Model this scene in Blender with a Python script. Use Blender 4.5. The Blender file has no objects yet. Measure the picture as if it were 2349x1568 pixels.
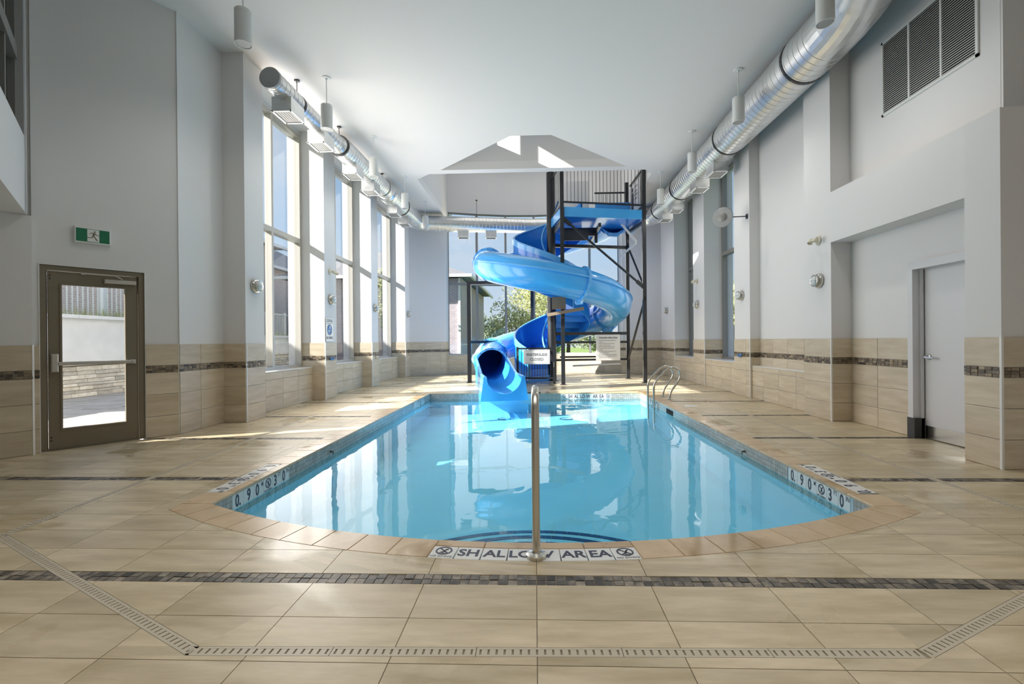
import bpy, bmesh, math, random
from mathutils import Vector, Matrix
random.seed(7)
PI = math.pi
scene = bpy.context.scene
COL = scene.collection

# ------------------------------------------------------------------ camera
cam_d = bpy.data.cameras.new('camera')
cam = bpy.data.objects.new('camera', cam_d); COL.objects.link(cam)
cam_d.sensor_width = 36.0; cam_d.lens = 1058.92 / 2349 * 36
cam_d.shift_x = (1174.5 - 1189.7) / 2349; cam_d.shift_y = (783.4 - 784) / 2349
cam_d.clip_end = 500; cam_d.clip_start = 0.05
YAW, PIT, ROL = .0345, -.0015, .0087
R0 = Matrix.Rotation(PI / 2 + PIT, 4, 'X')
cam.matrix_world = Matrix.Translation((0, 0, 1.30)) @ Matrix.Rotation(YAW, 4, 'Z') @ R0 @ Matrix.Rotation(-ROL, 4, 'Z')
scene.camera = cam

# ------------------------------------------------------------------ world, sun, lights
w = bpy.data.worlds.new('sky'); scene.world = w; w.use_nodes = True
nt = w.node_tree; nt.nodes.clear()
out = nt.nodes.new('ShaderNodeOutputWorld'); bg = nt.nodes.new('ShaderNodeBackground')
tc = nt.nodes.new('ShaderNodeTexCoord'); sep = nt.nodes.new('ShaderNodeSeparateXYZ')
ramp = nt.nodes.new('ShaderNodeValToRGB'); noi = nt.nodes.new('ShaderNodeTexNoise')
mp = nt.nodes.new('ShaderNodeMapping'); cr = nt.nodes.new('ShaderNodeValToRGB'); mix = nt.nodes.new('ShaderNodeMix')
mix.data_type = 'RGBA'
nt.links.new(tc.outputs['Generated'], sep.inputs[0]); nt.links.new(sep.outputs['Z'], ramp.inputs[0])
e = ramp.color_ramp.elements
e[0].position = 0.0; e[0].color = (.82, .92, 1, 1); e[1].position = .75; e[1].color = (.30, .50, .92, 1)
k = ramp.color_ramp.elements.new(.28); k.color = (.47, .70, 1, 1)
nt.links.new(tc.outputs['Generated'], mp.inputs[0]); mp.inputs['Scale'].default_value = (1.6, 1.6, 4.0)
nt.links.new(mp.outputs[0], noi.inputs[0]); noi.inputs['Scale'].default_value = 1.7; noi.inputs['Detail'].default_value = 5
cr.color_ramp.elements[0].position = .48; cr.color_ramp.elements[0].color = (0, 0, 0, 1)
cr.color_ramp.elements[1].position = .75; cr.color_ramp.elements[1].color = (.8, .8, .8, 1)
nt.links.new(noi.outputs[0], cr.inputs[0]); nt.links.new(cr.outputs[0], mix.inputs['Factor'])
nt.links.new(ramp.outputs[0], mix.inputs['A']); mix.inputs['B'].default_value = (.93, .95, 1, 1)
nt.links.new(mix.outputs['Result'], bg.inputs[0]); bg.inputs[1].default_value = 0.45
nt.links.new(bg.outputs[0], out.inputs[0])

sd = bpy.data.lights.new('sun', 'SUN'); sd.energy = 7.5; sd.angle = math.radians(.6); sd.color = (1, .965, .91)
so = bpy.data.objects.new('sun', sd); COL.objects.link(so)
so.rotation_euler = Vector((1, .36, -.62)).to_track_quat('-Z', 'Y').to_euler()

def area(name, loc, d, sx, sy, power, color=(1, .955, .895)):
    l = bpy.data.lights.new(name, 'AREA'); l.shape = 'RECTANGLE'; l.size = sx; l.size_y = sy; l.energy = power; l.color = color
    o = bpy.data.objects.new(name, l); COL.objects.link(o); o.location = loc
    o.rotation_euler = Vector(d).to_track_quat('-Z', 'Y').to_euler()
    return o
for y0, y1, pw, spr in ((8.0, 10.3, 82, 3.14), (10.95, 13.3, 62, 2.9), (13.95, 16.8, 46, 2.2)):   # added area lamps lifting the sky light at the tall left windows
    area('daylight_fill', (-4.73, (y0 + y1) / 2, 3.5), (1, -.1, 0), y1 - y0, 5.2, pw).data.spread = spr
for y0, y1 in ((11.2, 13.15), (14.15, 15.95)):                       # the same added lamps at the right windows
    area('daylight_fill', (4.63, (y0 + y1) / 2, 3.5), (-1, 0, 0), y1 - y0, 5.2, 15)
area('daylight_fill', (0, 18.2, 3.6), (0, -1, 0), 6.4, 5.4, 75)           # added lamp just inside the bay window
area('daylight_fill', (0, 16.2, 8.6), (0, 0, -1), 5.5, 3.6, 30)           # added fill lamp up in the closed slide tower lantern
hl = area('hall_fill', (0, .9, 5.9), (0, 0, -1), 8, 3.0, 36, (1, .96, .90)); hl.data.spread = 1.9   # unseen fill lamp added overhead to brighten the foreground floor

vs = scene.view_settings
vs.view_transform = 'Standard'; vs.look = 'None'; vs.gamma = 1; vs.exposure = 0.95; vs.use_curve_mapping = False
scene.cycles.max_bounces = 7; scene.cycles.diffuse_bounces = 4; scene.cycles.glossy_bounces = 3
scene.cycles.transparent_max_bounces = 10; scene.cycles.transmission_bounces = 3
scene.cycles.caustics_reflective = False; scene.cycles.caustics_refractive = False
scene.cycles.sample_clamp_indirect = 4.0

# ------------------------------------------------------------------ mesh helpers
class MB:
    def __init__(s): s.v = []; s.f = []
    def add(s, vs, fs):
        n = len(s.v); s.v += [Vector(p) for p in vs]; s.f += [tuple(i + n for i in f) for f in fs]; return s
    def merge(s, o, M=None):
        return s.add([(M @ p if M else p) for p in o.v], o.f)
    def box(s, p, q):
        x0, y0, z0 = p; x1, y1, z1 = q
        return s.add([(x0,y0,z0),(x1,y0,z0),(x1,y1,z0),(x0,y1,z0),(x0,y0,z1),(x1,y0,z1),(x1,y1,z1),(x0,y1,z1)],
                     [(0,3,2,1),(4,5,6,7),(0,1,5,4),(1,2,6,5),(2,3,7,6),(3,0,4,7)])
    def cbox(s, p, q, c=.004):
        """box with its vertical and top edges eased"""
        x0, y0, z0 = p; x1, y1, z1 = q
        a = [(x0,y0),(x1,y0),(x1,y1),(x0,y1)]; b = [(x0+c,y0+c),(x1-c,y0+c),(x1-c,y1-c),(x0+c,y1-c)]
        v = [(*i, z0) for i in a] + [(*i, z1 - c) for i in a] + [(*i, z1) for i in b]
        f = [(0,3,2,1),(8,9,10,11)]
        for i in range(4):
            j = (i + 1) % 4; f += [(i, j, 4 + j, 4 + i), (4 + i, 4 + j, 8 + j, 8 + i)]
        return s.add(v, f)
    def prism(s, poly, z0, z1):
        n = len(poly); v = [(x, y, z0) for x, y in poly] + [(x, y, z1) for x, y in poly]
        f = [tuple(range(n - 1, -1, -1)), tuple(range(n, 2 * n))]
        for i in range(n):
            j = (i + 1) % n; f.append((i, j, n + j, n + i))
        return s.add(v, f)
    def beam(s, a, b, w, h=None, up=(0, 0, 1)):
        """rectangular bar from a to b"""
        a = Vector(a); b = Vector(b); h = w if h is None else h
        d = (b - a).normalized(); u = Vector(up)
        if abs(d.dot(u)) > .98: u = Vector((0, 1, 0))
        x = d.cross(u).normalized() * w / 2; y = x.cross(d).normalized() * h / 2
        v = [a - x - y, a + x - y, a + x + y, a - x + y, b - x - y, b + x - y, b + x + y, b - x + y]
        return s.add(v, [(0,3,2,1),(4,5,6,7),(0,1,5,4),(1,2,6,5),(2,3,7,6),(3,0,4,7)])
    def tube(s, pts, r, n=12, caps=True, closed=False):
        pts = [Vector(p) for p in pts]; m = len(pts); rs = r if isinstance(r, (list, tuple)) else [r] * m
        base = len(s.v); prev = None
        for i, p in enumerate(pts):
            if closed: t = pts[(i + 1) % m] - pts[i - 1]
            else: t = pts[min(i + 1, m - 1)] - pts[max(i - 1, 0)]
            t.normalize()
            if prev is None:
                u = Vector((0, 0, 1)) if abs(t.z) < .95 else Vector((1, 0, 0))
                x = t.cross(u).normalized()
            else: x = (prev - t * prev.dot(t)).normalized()
            prev = x; y = t.cross(x)
            for k in range(n):
                a = 2 * PI * k / n; s.v.append(p + (x * math.cos(a) + y * math.sin(a)) * rs[i])
        for i in range(m if closed else m - 1):
            for k in range(n):
                k2 = (k + 1) % n; i2 = (i + 1) % m
                s.f.append((base + i * n + k, base + i * n + k2, base + i2 * n + k2, base + i2 * n + k))
        if caps and not closed:
            s.f.append(tuple(base + k for k in range(n - 1, -1, -1))); s.f.append(tuple(base + (m - 1) * n + k for k in range(n)))
        return s
    def lathe(s, prof, n=24, M=None):
        """profile of (radius, height) turned about local z"""
        base = len(s.v); M = M or Matrix()
        for r, z in prof:
            for k in range(n):
                a = 2 * PI * k / n; s.v.append(M @ Vector((r * math.cos(a), r * math.sin(a), z)))
        for i in range(len(prof) - 1):
            for k in range(n):
                k2 = (k + 1) % n
                s.f.append((base + i * n + k, base + i * n + k2, base + (i + 1) * n + k2, base + (i + 1) * n + k))
        if prof[0][0] > 1e-6: s.f.append(tuple(base + k for k in range(n - 1, -1, -1)))
        if prof[-1][0] > 1e-6: s.f.append(tuple(base + (len(prof) - 1) * n + k for k in range(n)))
        return s
    def grid(s, rows, closed_v=False):
        """rows: list of equal-length point lists"""
        base = len(s.v); m = len(rows); n = len(rows[0])
        for r in rows: s.v += [Vector(p) for p in r]
        for i in range(m - 1):
            for k in range(n if closed_v else n - 1):
                k2 = (k + 1) % n; s.f.append((base + i * n + k, base + i * n + k2, base + (i + 1) * n + k2, base + (i + 1) * n + k))
        return s
OFF = {}
def off_of(o): return OFF.get(o.name, Vector((0, 0, 0)))
def mesh_of(name, mb, m, off=Vector((0, 0, 0)), smooth=False):
    me = bpy.data.meshes.new(name); me.from_pydata([tuple(p - off) for p in mb.v], [], mb.f)
    bm = bmesh.new(); bm.from_mesh(me); bmesh.ops.recalc_face_normals(bm, faces=bm.faces); bm.to_mesh(me); bm.free()
    me.materials.append(m)
    if smooth:
        me.shade_smooth(); me.set_sharp_from_angle(angle=math.radians(38))
    me.update(); return me
def obj(name, mb, m, parent=None, smooth=False, mesh=None, label=None, kind=None):
    off = off_of(parent) if parent else Vector((0, 0, 0))
    me = mesh or mesh_of(name, mb, m, off, smooth)
    o = bpy.data.objects.new(name, me); COL.objects.link(o)
    if parent: o.parent = parent; OFF[o.name] = off
    if label: o['label'] = label
    if kind: o['kind'] = kind
    return o
def tag(o, label, cat, group=None, kind=None):
    o['label'] = label; o['category'] = cat
    if group: o['group'] = group
    if kind: o['kind'] = kind
    return o
def thing(name, label, cat, loc=(0, 0, 0), group=None, kind=None):
    o = bpy.data.objects.new(name, None); COL.objects.link(o); o.location = loc; o.empty_display_size = .1
    OFF[o.name] = Vector(loc); return tag(o, label, cat, group, kind)
def dup(root, loc, rz=0, label=None):
    r = root.copy(); COL.objects.link(r); r.location = loc; r.rotation_euler = (0, 0, rz)
    if label: r['label'] = label
    for ch in list(root.children):
        c = ch.copy(); COL.objects.link(c); c.parent = r
        for g in list(ch.children):
            d = g.copy(); COL.objects.link(d); d.parent = c
    return r

# ------------------------------------------------------------------ materials
MATS = {}
def mat(name, color, rough=.5, metal=0.0, noise=0.0, nscale=20, bump=0.0, bscale=60, coat=0.0, emit=0.0, spec=.5):
    m = bpy.data.materials.new(name); m.use_nodes = True; t = m.node_tree; b = t.nodes['Principled BSDF']
    b.inputs['Base Color'].default_value = (*color, 1); b.inputs['Roughness'].default_value = rough; b.inputs['Metallic'].default_value = metal
    b.inputs['Coat Weight'].default_value = coat; b.inputs['Coat Roughness'].default_value = .08
    b.inputs['Specular IOR Level'].default_value = spec
    if emit: b.inputs['Emission Color'].default_value = (*color, 1); b.inputs['Emission Strength'].default_value = emit
    if noise or bump:
        g = t.nodes.new('ShaderNodeNewGeometry')
    if noise:
        n = t.nodes.new('ShaderNodeTexNoise'); n.inputs['Scale'].default_value = nscale; n.inputs['Detail'].default_value = 4
        t.links.new(g.outputs['Position'], n.inputs['Vector'])
        h = t.nodes.new('ShaderNodeHueSaturation'); h.inputs['Color'].default_value = (*color, 1)
        mr = t.nodes.new('ShaderNodeMapRange'); mr.inputs[3].default_value = 1 - noise; mr.inputs[4].default_value = 1 + noise
        mr.inputs[1].default_value = .3; mr.inputs[2].default_value = .7
        t.links.new(n.outputs[0], mr.inputs[0]); t.links.new(mr.outputs[0], h.inputs['Value']); t.links.new(h.outputs[0], b.inputs['Base Color'])
    if bump:
        n2 = t.nodes.new('ShaderNodeTexNoise'); n2.inputs['Scale'].default_value = bscale; n2.inputs['Detail'].default_value = 3
        t.links.new(g.outputs['Position'], n2.inputs['Vector'])
        bp = t.nodes.new('ShaderNodeBump'); bp.inputs['Strength'].default_value = bump; bp.inputs['Distance'].default_value = .01
        t.links.new(n2.outputs[0], bp.inputs['Height']); t.links.new(bp.outputs[0], b.inputs['Normal'])
    MATS[name] = m; return m
def stone(name, c0, c1, scale, rough=(.25, .5), var=.12, bump=.25, wet=0.0):
    """streaky stone tile, every tile with a tone and vein of its own"""
    m = bpy.data.materials.new(name); m.use_nodes = True; t = m.node_tree; N = t.nodes; L = t.links.new; b = N['Principled BSDF']
    g = N.new('ShaderNodeNewGeometry'); oi = N.new('ShaderNodeObjectInfo')
    ad = N.new('ShaderNodeMath'); L(g.outputs['Random Per Island'], ad.inputs[0]); L(oi.outputs['Random'], ad.inputs[1])
    fr = N.new('ShaderNodeMath'); fr.operation = 'FRACT'; L(ad.outputs[0], fr.inputs[0])
    mp = N.new('ShaderNodeMapping'); mp.inputs['Scale'].default_value = scale; mp.inputs['Rotation'].default_value = (0, 0, .12)
    L(g.outputs['Position'], mp.inputs[0])
    wv = N.new('ShaderNodeMath'); wv.operation = 'MULTIPLY'; wv.inputs[1].default_value = 30; L(fr.outputs[0], wv.inputs[0])
    n = N.new('ShaderNodeTexNoise'); n.noise_dimensions = '4D'; n.inputs['Scale'].default_value = 1.6; n.inputs['Detail'].default_value = 7; n.inputs['Roughness'].default_value = .62
    L(mp.outputs[0], n.inputs['Vector']); L(wv.outputs[0], n.inputs['W'])
    r = N.new('ShaderNodeValToRGB'); r.color_ramp.elements[0].position = .36; r.color_ramp.elements[0].color = (*c0, 1)
    r.color_ramp.elements[1].position = .66; r.color_ramp.elements[1].color = (*c1, 1); L(n.outputs[0], r.inputs[0])
    mr = N.new('ShaderNodeMapRange'); mr.inputs[3].default_value = 1 - var; mr.inputs[4].default_value = 1 + var; L(fr.outputs[0], mr.inputs[0])
    h = N.new('ShaderNodeHueSaturation'); L(r.outputs[0], h.inputs['Color']); L(mr.outputs[0], h.inputs['Value'])
    last = h.outputs[0]
    rr = N.new('ShaderNodeMapRange'); rr.inputs[3].default_value = rough[0]; rr.inputs[4].default_value = rough[1]; L(n.outputs[0], rr.inputs[0])
    rlast = rr.outputs[0]
    if wet:                                                        # puddled, darker wet patches that lie on the floor
        n3 = N.new('ShaderNodeTexNoise'); n3.inputs['Scale'].default_value = 1.1; n3.inputs['Detail'].default_value = 4; n3.inputs['Distortion'].default_value = .6
        L(g.outputs['Position'], n3.inputs['Vector'])
        wr = N.new('ShaderNodeMapRange'); wr.inputs[1].default_value = .56; wr.inputs[2].default_value = .64; L(n3.outputs[0], wr.inputs[0])
        mx = N.new('ShaderNodeMix'); mx.data_type = 'RGBA'; mx.blend_type = 'MULTIPLY'; mx.inputs['B'].default_value = (1 - wet, 1 - wet * 1.15, 1 - wet * 1.5, 1)
        L(wr.outputs[0], mx.inputs['Factor']); L(last, mx.inputs['A']); last = mx.outputs['Result']
        m2 = N.new('ShaderNodeMix'); m2.inputs['B'].default_value = .08; L(wr.outputs[0], m2.inputs['Factor']); L(rlast, m2.inputs['A']); rlast = m2.outputs['Result']
    L(last, b.inputs['Base Color']); L(rlast, b.inputs['Roughness'])
    if bump:
        bp = N.new('ShaderNodeBump'); bp.inputs['Strength'].default_value = bump; bp.inputs['Distance'].default_value = .006
        L(n.outputs[0], bp.inputs['Height']); L(bp.outputs[0], b.inputs['Normal'])
    MATS[name] = m; return m

M_paint = mat('wall_paint', (.775, .765, .76), .7, bump=.05, bscale=180)
M_ceil = mat('ceiling_paint', (.87, .845, .83), .8)
M_grout = mat('grout', (.34, .29, .22), .8)
M_floor = stone('floor_tile_stone', (.475, .385, .24), (.69, .58, .41), (1.1, 5.5, 1), (.22, .5), .10, .3, wet=.09)
M_wtile = stone('wall_tile_stone', (.56, .47, .34), (.70, .61, .475), (1.2, 1.2, 8), (.3, .5), .07, .15)
M_cope = stone('coping_stone', (.55, .39, .23), (.66, .50, .32), (3, 3, 3), (.2, .4), .06, .1, wet=.25)
M_slate = stone('slate_mosaic', (.045, .042, .04), (.26, .22, .17), (9, 9, 9), (.3, .6), .6, .6)
M_wmos = stone('wall_mosaic_slate', (.06, .045, .035), (.36, .28, .18), (7, 7, 7), (.3, .6), .6, .3)
M_wline = stone('waterline_tile', (.40, .365, .325), (.50, .465, .425), (6, 6, 6), (.12, .25), .12, 0)
M_plaster = mat('pool_plaster', (.60, .84, .95), .6, noise=.03, nscale=2)
M_navy = mat('navy_tile', (.03, .06, .17), .3)
M_white = mat('white_glaze', (.82, .82, .80), .25)
M_print = mat('dark_print', (.05, .055, .085), .5)
M_bluep = mat('blue_print', (.09, .27, .62), .5)
M_whitem = mat('white_metal', (.78, .79, .78), .4)
M_wood = mat('frame_grey', (.20, .20, .19), .5)
M_alu = mat('aluminium_tan', (.55, .52, .47), .4, metal=.2)
M_alud = mat('aluminium_dark', (.27, .26, .245), .4, metal=.3)
M_steel = mat('stainless', (.62, .60, .55), .22, metal=1.0)
M_galv = mat('galvanised', (.74, .75, .75), .3, metal=.9, noise=.06, nscale=6)
M_galvd = mat('galvanised_dull', (.36, .37, .37), .5, metal=.5, noise=.1, nscale=5)
M_black = mat('black_steel', (.018, .02, .024), .35, coat=.2)
M_rubber = mat('dark_rubber', (.05, .05, .05), .6)
M_dark = mat('dark_void', (.012, .012, .012), .9)
M_fluD = mat('slide_fibreglass', (.055, .42, .93), .28, coat=.5, noise=.05, nscale=3)
M_fluL = mat('slide_rim', (.12, .46, .9), .25, coat=.5)
M_fluS = mat('stair_fibreglass', (.025, .27, .82), .25, coat=.4)
M_taupe = mat('taupe_metal', (.22, .185, .13), .42, metal=.15)
M_brown = mat('brown_panel', (.22, .17, .12), .5)
M_cream = mat('cream_plastic', (.72, .69, .56), .4)
M_frost = mat('frosted_glass', (.72, .75, .75), .3)
M_door = mat('door_paint', (.70, .70, .72), .45)
M_conc = mat('stucco', (.88, .85, .80), .8, noise=.05, nscale=3)
M_patio = stone('patio_stone', (.45, .40, .35), (.6, .55, .49), (2, 5, 2), (.5, .7), .1, .2)
M_ledge = stone('ledge_stone', (.66, .56, .42), (.92, .83, .68), (4, 4, 9), (.6, .8), .28, .4)
M_bark = mat('bark', (.16, .11, .07), .9, bump=.5, bscale=25)
M_roof = mat('roof_shingle', (.22, .215, .22), .9, noise=.15, nscale=6)
M_fence = mat('wood_fence', (.55, .47, .38), .8, noise=.15, nscale=8)
M_railw = mat('white_rail', (.85, .85, .83), .5)
M_exit = mat('exit_green', (.01, .13, .06), .4, emit=.05)
M_cgrate = mat('drain_grate_beige', (.56, .49, .38), .4)
M_grass = mat('grass', (.22, .30, .07), .9, noise=.3, nscale=4)
def brick(name, c1, c2, mo):
    m = bpy.data.materials.new(name); m.use_nodes = True; t = m.node_tree; b = t.nodes['Principled BSDF']
    g = t.nodes.new('ShaderNodeNewGeometry'); s = t.nodes.new('ShaderNodeSeparateXYZ'); t.links.new(g.outputs['Position'], s.inputs[0])
    a = t.nodes.new('ShaderNodeMath'); t.links.new(s.outputs['X'], a.inputs[0]); t.links.new(s.outputs['Y'], a.inputs[1])
    c = t.nodes.new('ShaderNodeCombineXYZ'); t.links.new(a.outputs[0], c.inputs[0]); t.links.new(s.outputs['Z'], c.inputs[1])
    br = t.nodes.new('ShaderNodeTexBrick'); t.links.new(c.outputs[0], br.inputs[0]); br.inputs['Scale'].default_value = 1
    br.inputs['Brick Width'].default_value = .23; br.inputs['Row Height'].default_value = .08; br.inputs['Mortar Size'].default_value = .009
    br.inputs['Color1'].default_value = (*c1, 1); br.inputs['Color2'].default_value = (*c2, 1); br.inputs['Mortar'].default_value = (*mo, 1)
    t.links.new(br.outputs['Color'], b.inputs['Base Color']); b.inputs['Roughness'].default_value = .9
    return m
M_brick = brick('house_brick', (.62, .47, .43), (.72, .56, .52), (.80, .76, .72))
M_brickv = brick('house_brick_mauve', (.40, .33, .36), (.50, .42, .45), (.62, .58, .60))
def leaf(name, c):
    m = bpy.data.materials.new(name); m.use_nodes = True; t = m.node_tree; b = t.nodes['Principled BSDF']
    g = t.nodes.new('ShaderNodeNewGeometry'); h = t.nodes.new('ShaderNodeHueSaturation'); h.inputs['Color'].default_value = (*c, 1)
    mr = t.nodes.new('ShaderNodeMapRange'); mr.inputs[3].default_value = .6; mr.inputs[4].default_value = 1.5
    t.links.new(g.outputs['Random Per Island'], mr.inputs[0]); t.links.new(mr.outputs[0], h.inputs['Value']); t.links.new(h.outputs[0], b.inputs['Base Color'])
    b.inputs['Roughness'].default_value = .6
    tr = t.nodes.new('ShaderNodeBsdfTranslucent'); t.links.new(h.outputs[0], tr.inputs[0])
    mx = t.nodes.new('ShaderNodeMixShader'); mx.inputs[0].default_value = .35; t.links.new(b.outputs[0], mx.inputs[1]); t.links.new(tr.outputs[0], mx.inputs[2])
    t.links.new(mx.outputs[0], t.nodes['Material Output'].inputs[0]); return m
M_leafY = leaf('leaf_olive', (.56, .56, .26)); M_leafG = leaf('leaf_green', (.36, .46, .20)); M_leafD = leaf('leaf_dark', (.32, .37, .25))
def glassy(name, tint, ior, bump=None, rough=0.0):
    m = bpy.data.materials.new(name); m.use_nodes = True; t = m.node_tree; N = t.nodes; L = t.links.new; N.clear()
    o = N.new('ShaderNodeOutputMaterial'); tr = N.new('ShaderNodeBsdfTransparent'); tr.inputs[0].default_value = (*tint, 1)
    gl = N.new('ShaderNodeBsdfGlossy'); gl.inputs['Roughness'].default_value = rough
    g = N.new('ShaderNodeNewGeometry'); dt = N.new('ShaderNodeVectorMath'); dt.operation = 'DOT_PRODUCT'; L(g.outputs['Incoming'], dt.inputs[0])
    def mth(op, x, y=None):
        q = N.new('ShaderNodeMath'); q.operation = op
        for i, v in enumerate((x, y)):
            if v is None: continue
            if isinstance(v, (int, float)): q.inputs[i].default_value = v
            else: L(v, q.inputs[i])
        return q.outputs[0]
    nrm = g.outputs['Normal']
    if bump:
        n = N.new('ShaderNodeTexNoise'); n.inputs['Scale'].default_value = bump[1]; n.inputs['Detail'].default_value = 2; n.inputs['Distortion'].default_value = .5; L(g.outputs['Position'], n.inputs['Vector'])
        bq = N.new('ShaderNodeBump'); bq.inputs['Strength'].default_value = 1; bq.inputs['Distance'].default_value = bump[0]; L(n.outputs[0], bq.inputs['Height'])
        nrm = bq.outputs[0]; L(nrm, gl.inputs['Normal'])
    L(nrm, dt.inputs[1])
    f0 = ((ior - 1) / (ior + 1)) ** 2                                  # Schlick reflectance, the same from both sides
    c = mth('SUBTRACT', 1, mth('ABSOLUTE', dt.outputs['Value'])); fac = mth('ADD', mth('MULTIPLY', mth('POWER', c, 5), 1 - f0), f0)
    mx = N.new('ShaderNodeMixShader'); L(fac, mx.inputs[0]); L(tr.outputs[0], mx.inputs[1]); L(gl.outputs[0], mx.inputs[2]); L(mx.outputs[0], o.inputs[0])
    return m
M_glass = glassy('window_glass', (.97, .98, .98), 1.35)
M_water = glassy('pool_water', (.56, .89, .99), 1.36, (.003, 2.0))
M_dglass = mat('dark_glass', (.03, .03, .03), .05, spec=.6)

# ------------------------------------------------------------------ 2D helpers
def clip(poly, a, b, keep_left=True):
    """part of a convex polygon on one side of the line a-b"""
    ax, ay = a; dx, dy = b[0] - ax, b[1] - ay; sg = 1 if keep_left else -1
    outp = []; n = len(poly)
    for i in range(n):
        p, q = poly[i], poly[(i + 1) % n]
        sp = sg * (dx * (p[1] - ay) - dy * (p[0] - ax)); sq = sg * (dx * (q[1] - ay) - dy * (q[0] - ax))
        if sp >= -1e-9: outp.append(p)
        if (sp > 1e-9 and sq < -1e-9) or (sp < -1e-9 and sq > 1e-9):
            t = sp / (sp - sq); outp.append((p[0] + t * (q[0] - p[0]), p[1] + t * (q[1] - p[1])))
    r = []
    for p in outp:
        if not r or abs(p[0] - r[-1][0]) + abs(p[1] - r[-1][1]) > 1e-6: r.append(p)
    if len(r) > 1 and abs(r[0][0] - r[-1][0]) + abs(r[0][1] - r[-1][1]) < 1e-6: r.pop()
    return r if len(r) >= 3 and abs(area2(r)) > 2e-5 else []
def area2(p): return sum(p[i][0] * p[(i + 1) % len(p)][1] - p[(i + 1) % len(p)][0] * p[i][1] for i in range(len(p))) / 2
def subtract(polys, hole):
    """convex polygons minus a convex counter-clockwise hole"""
    if area2(hole) < 0: hole = hole[::-1]
    res = []
    hx0, hx1 = min(p[0] for p in hole), max(p[0] for p in hole); hy0, hy1 = min(p[1] for p in hole), max(p[1] for p in hole)
    for poly in polys:
        if max(p[0] for p in poly) <= hx0 or min(p[0] for p in poly) >= hx1 or max(p[1] for p in poly) <= hy0 or min(p[1] for p in poly) >= hy1:
            res.append(poly); continue
        rest = poly
        for i in range(len(hole)):
            a, b = hole[i], hole[(i + 1) % len(hole)]
            o = clip(rest, a, b, False)
            if o: res.append(o)
            rest = clip(rest, a, b, True)
            if not rest: break
    return res
def intersect(poly, hole):
    if area2(hole) < 0: hole = hole[::-1]
    for i in range(len(hole)):
        poly = clip(poly, hole[i], hole[(i + 1) % len(hole)], True)
        if not poly: return []
    return poly
TXT = {}
def text(body, size, thick=.0015, bold=0.0, sx=1.0):
    """lettering as a solid, centred on the origin, in the local xy plane facing +z"""
    c = bpy.data.curves.new('lettering', 'FONT'); c.body = body; c.size = size; c.extrude = thick; c.offset = bold; c.align_x = 'CENTER'; c.align_y = 'CENTER'; c.resolution_u = 3
    o = bpy.data.objects.new('lettering_tmp', c); COL.objects.link(o); bpy.context.view_layer.update()
    me = bpy.data.meshes.new_from_object(o.evaluated_get(bpy.context.evaluated_depsgraph_get()))
    mb = MB(); mb.add([(v.co.x * sx, v.co.y, v.co.z) for v in me.vertices], [tuple(p.vertices) for p in me.polygons])
    bpy.data.objects.remove(o); bpy.data.meshes.remove(me); bpy.data.curves.remove(c); return mb
def ring2d(r0, r1, z0, z1, n=28):
    mb = MB()
    prof = [(r0, z0), (r1, z0), (r1, z1), (r0, z1)]
    rows = [[(r * math.cos(2 * PI * k / n), r * math.sin(2 * PI * k / n), z) for r, z in prof] for k in range(n)]
    base = len(mb.v)
    for r in rows: mb.v += [Vector(p) for p in r]
    for k in range(n):
        k2 = (k + 1) % n
        for i in range(4):
            j = (i + 1) % 4; mb.f.append((k * 4 + i, k * 4 + j, k2 * 4 + j, k2 * 4 + i))
    return mb
def frame(o, u, v):
    """matrix with origin o, local x along u, y along v"""
    u = Vector(u).normalized(); v = Vector(v).normalized(); n = u.cross(v)
    return Matrix(((u.x, v.x, n.x, o[0]), (u.y, v.y, n.y, o[1]), (u.z, v.z, n.z, o[2]), (0, 0, 0, 1)))
def no_diving(r, t=.0015):
    """ring, slash, and a diver over wave lines"""
    mb = MB(); mb.merge(ring2d(r * .8, r, 0, t))
    def bar(x0, y0, x1, y1, w): mb.beam((x0 * r, y0 * r, t / 2), (x1 * r, y1 * r, t / 2), w * r, t, up=(0, 0, 1))
    bar(-.6, .6, .6, -.6, .17)
    mb.lathe([(r * .12, 0), (r * .12, t)], 10, Matrix.Translation((-.08 * r, -.34 * r, 0)))
    bar(-.02, -.2, .3, .42, .2); bar(.0, -.22, -.36, -.42, .1); bar(.0, -.22, .32, -.36, .1); bar(.2, .2, .44, .5, .13)
    bar(-.5, -.56, .1, -.58, .05); bar(-.1, -.66, .4, -.64, .05)
    return mb
# ------------------------------------------------------------------ wall building
CACHE = {}
def tile_mesh(wd, ht, th, m, c=.003):
    key = (round(wd, 3), round(ht, 3), th, m.name)
    if key not in CACHE: CACHE[key] = mesh_of('tile', MB().cbox((0, 0, 0), (key[0], key[1], th), c), m)
    return CACHE[key]
COUNT = {}
def piece(name, parent, M, wd, ht, th, m, stuff, near=True):
    """one tile: an object of its own while there are fewer than 300, else joined into the stuff mesh"""
    k = (parent.name, name)
    if near and COUNT.get(k, 0) < 298:
        COUNT[k] = COUNT.get(k, 0) + 1
        o = bpy.data.objects.new(name, tile_mesh(wd, ht, th, m)); COL.objects.link(o); o.parent = parent
        o.matrix_local = Matrix.Translation(-off_of(parent)) @ M
    else: stuff.merge(MB().box((0, 0, 0), (wd, ht, th)), M)
ROWS = [(0, .29), (.29, .595), (.595, .9), (1.0, 1.3)]
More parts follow.
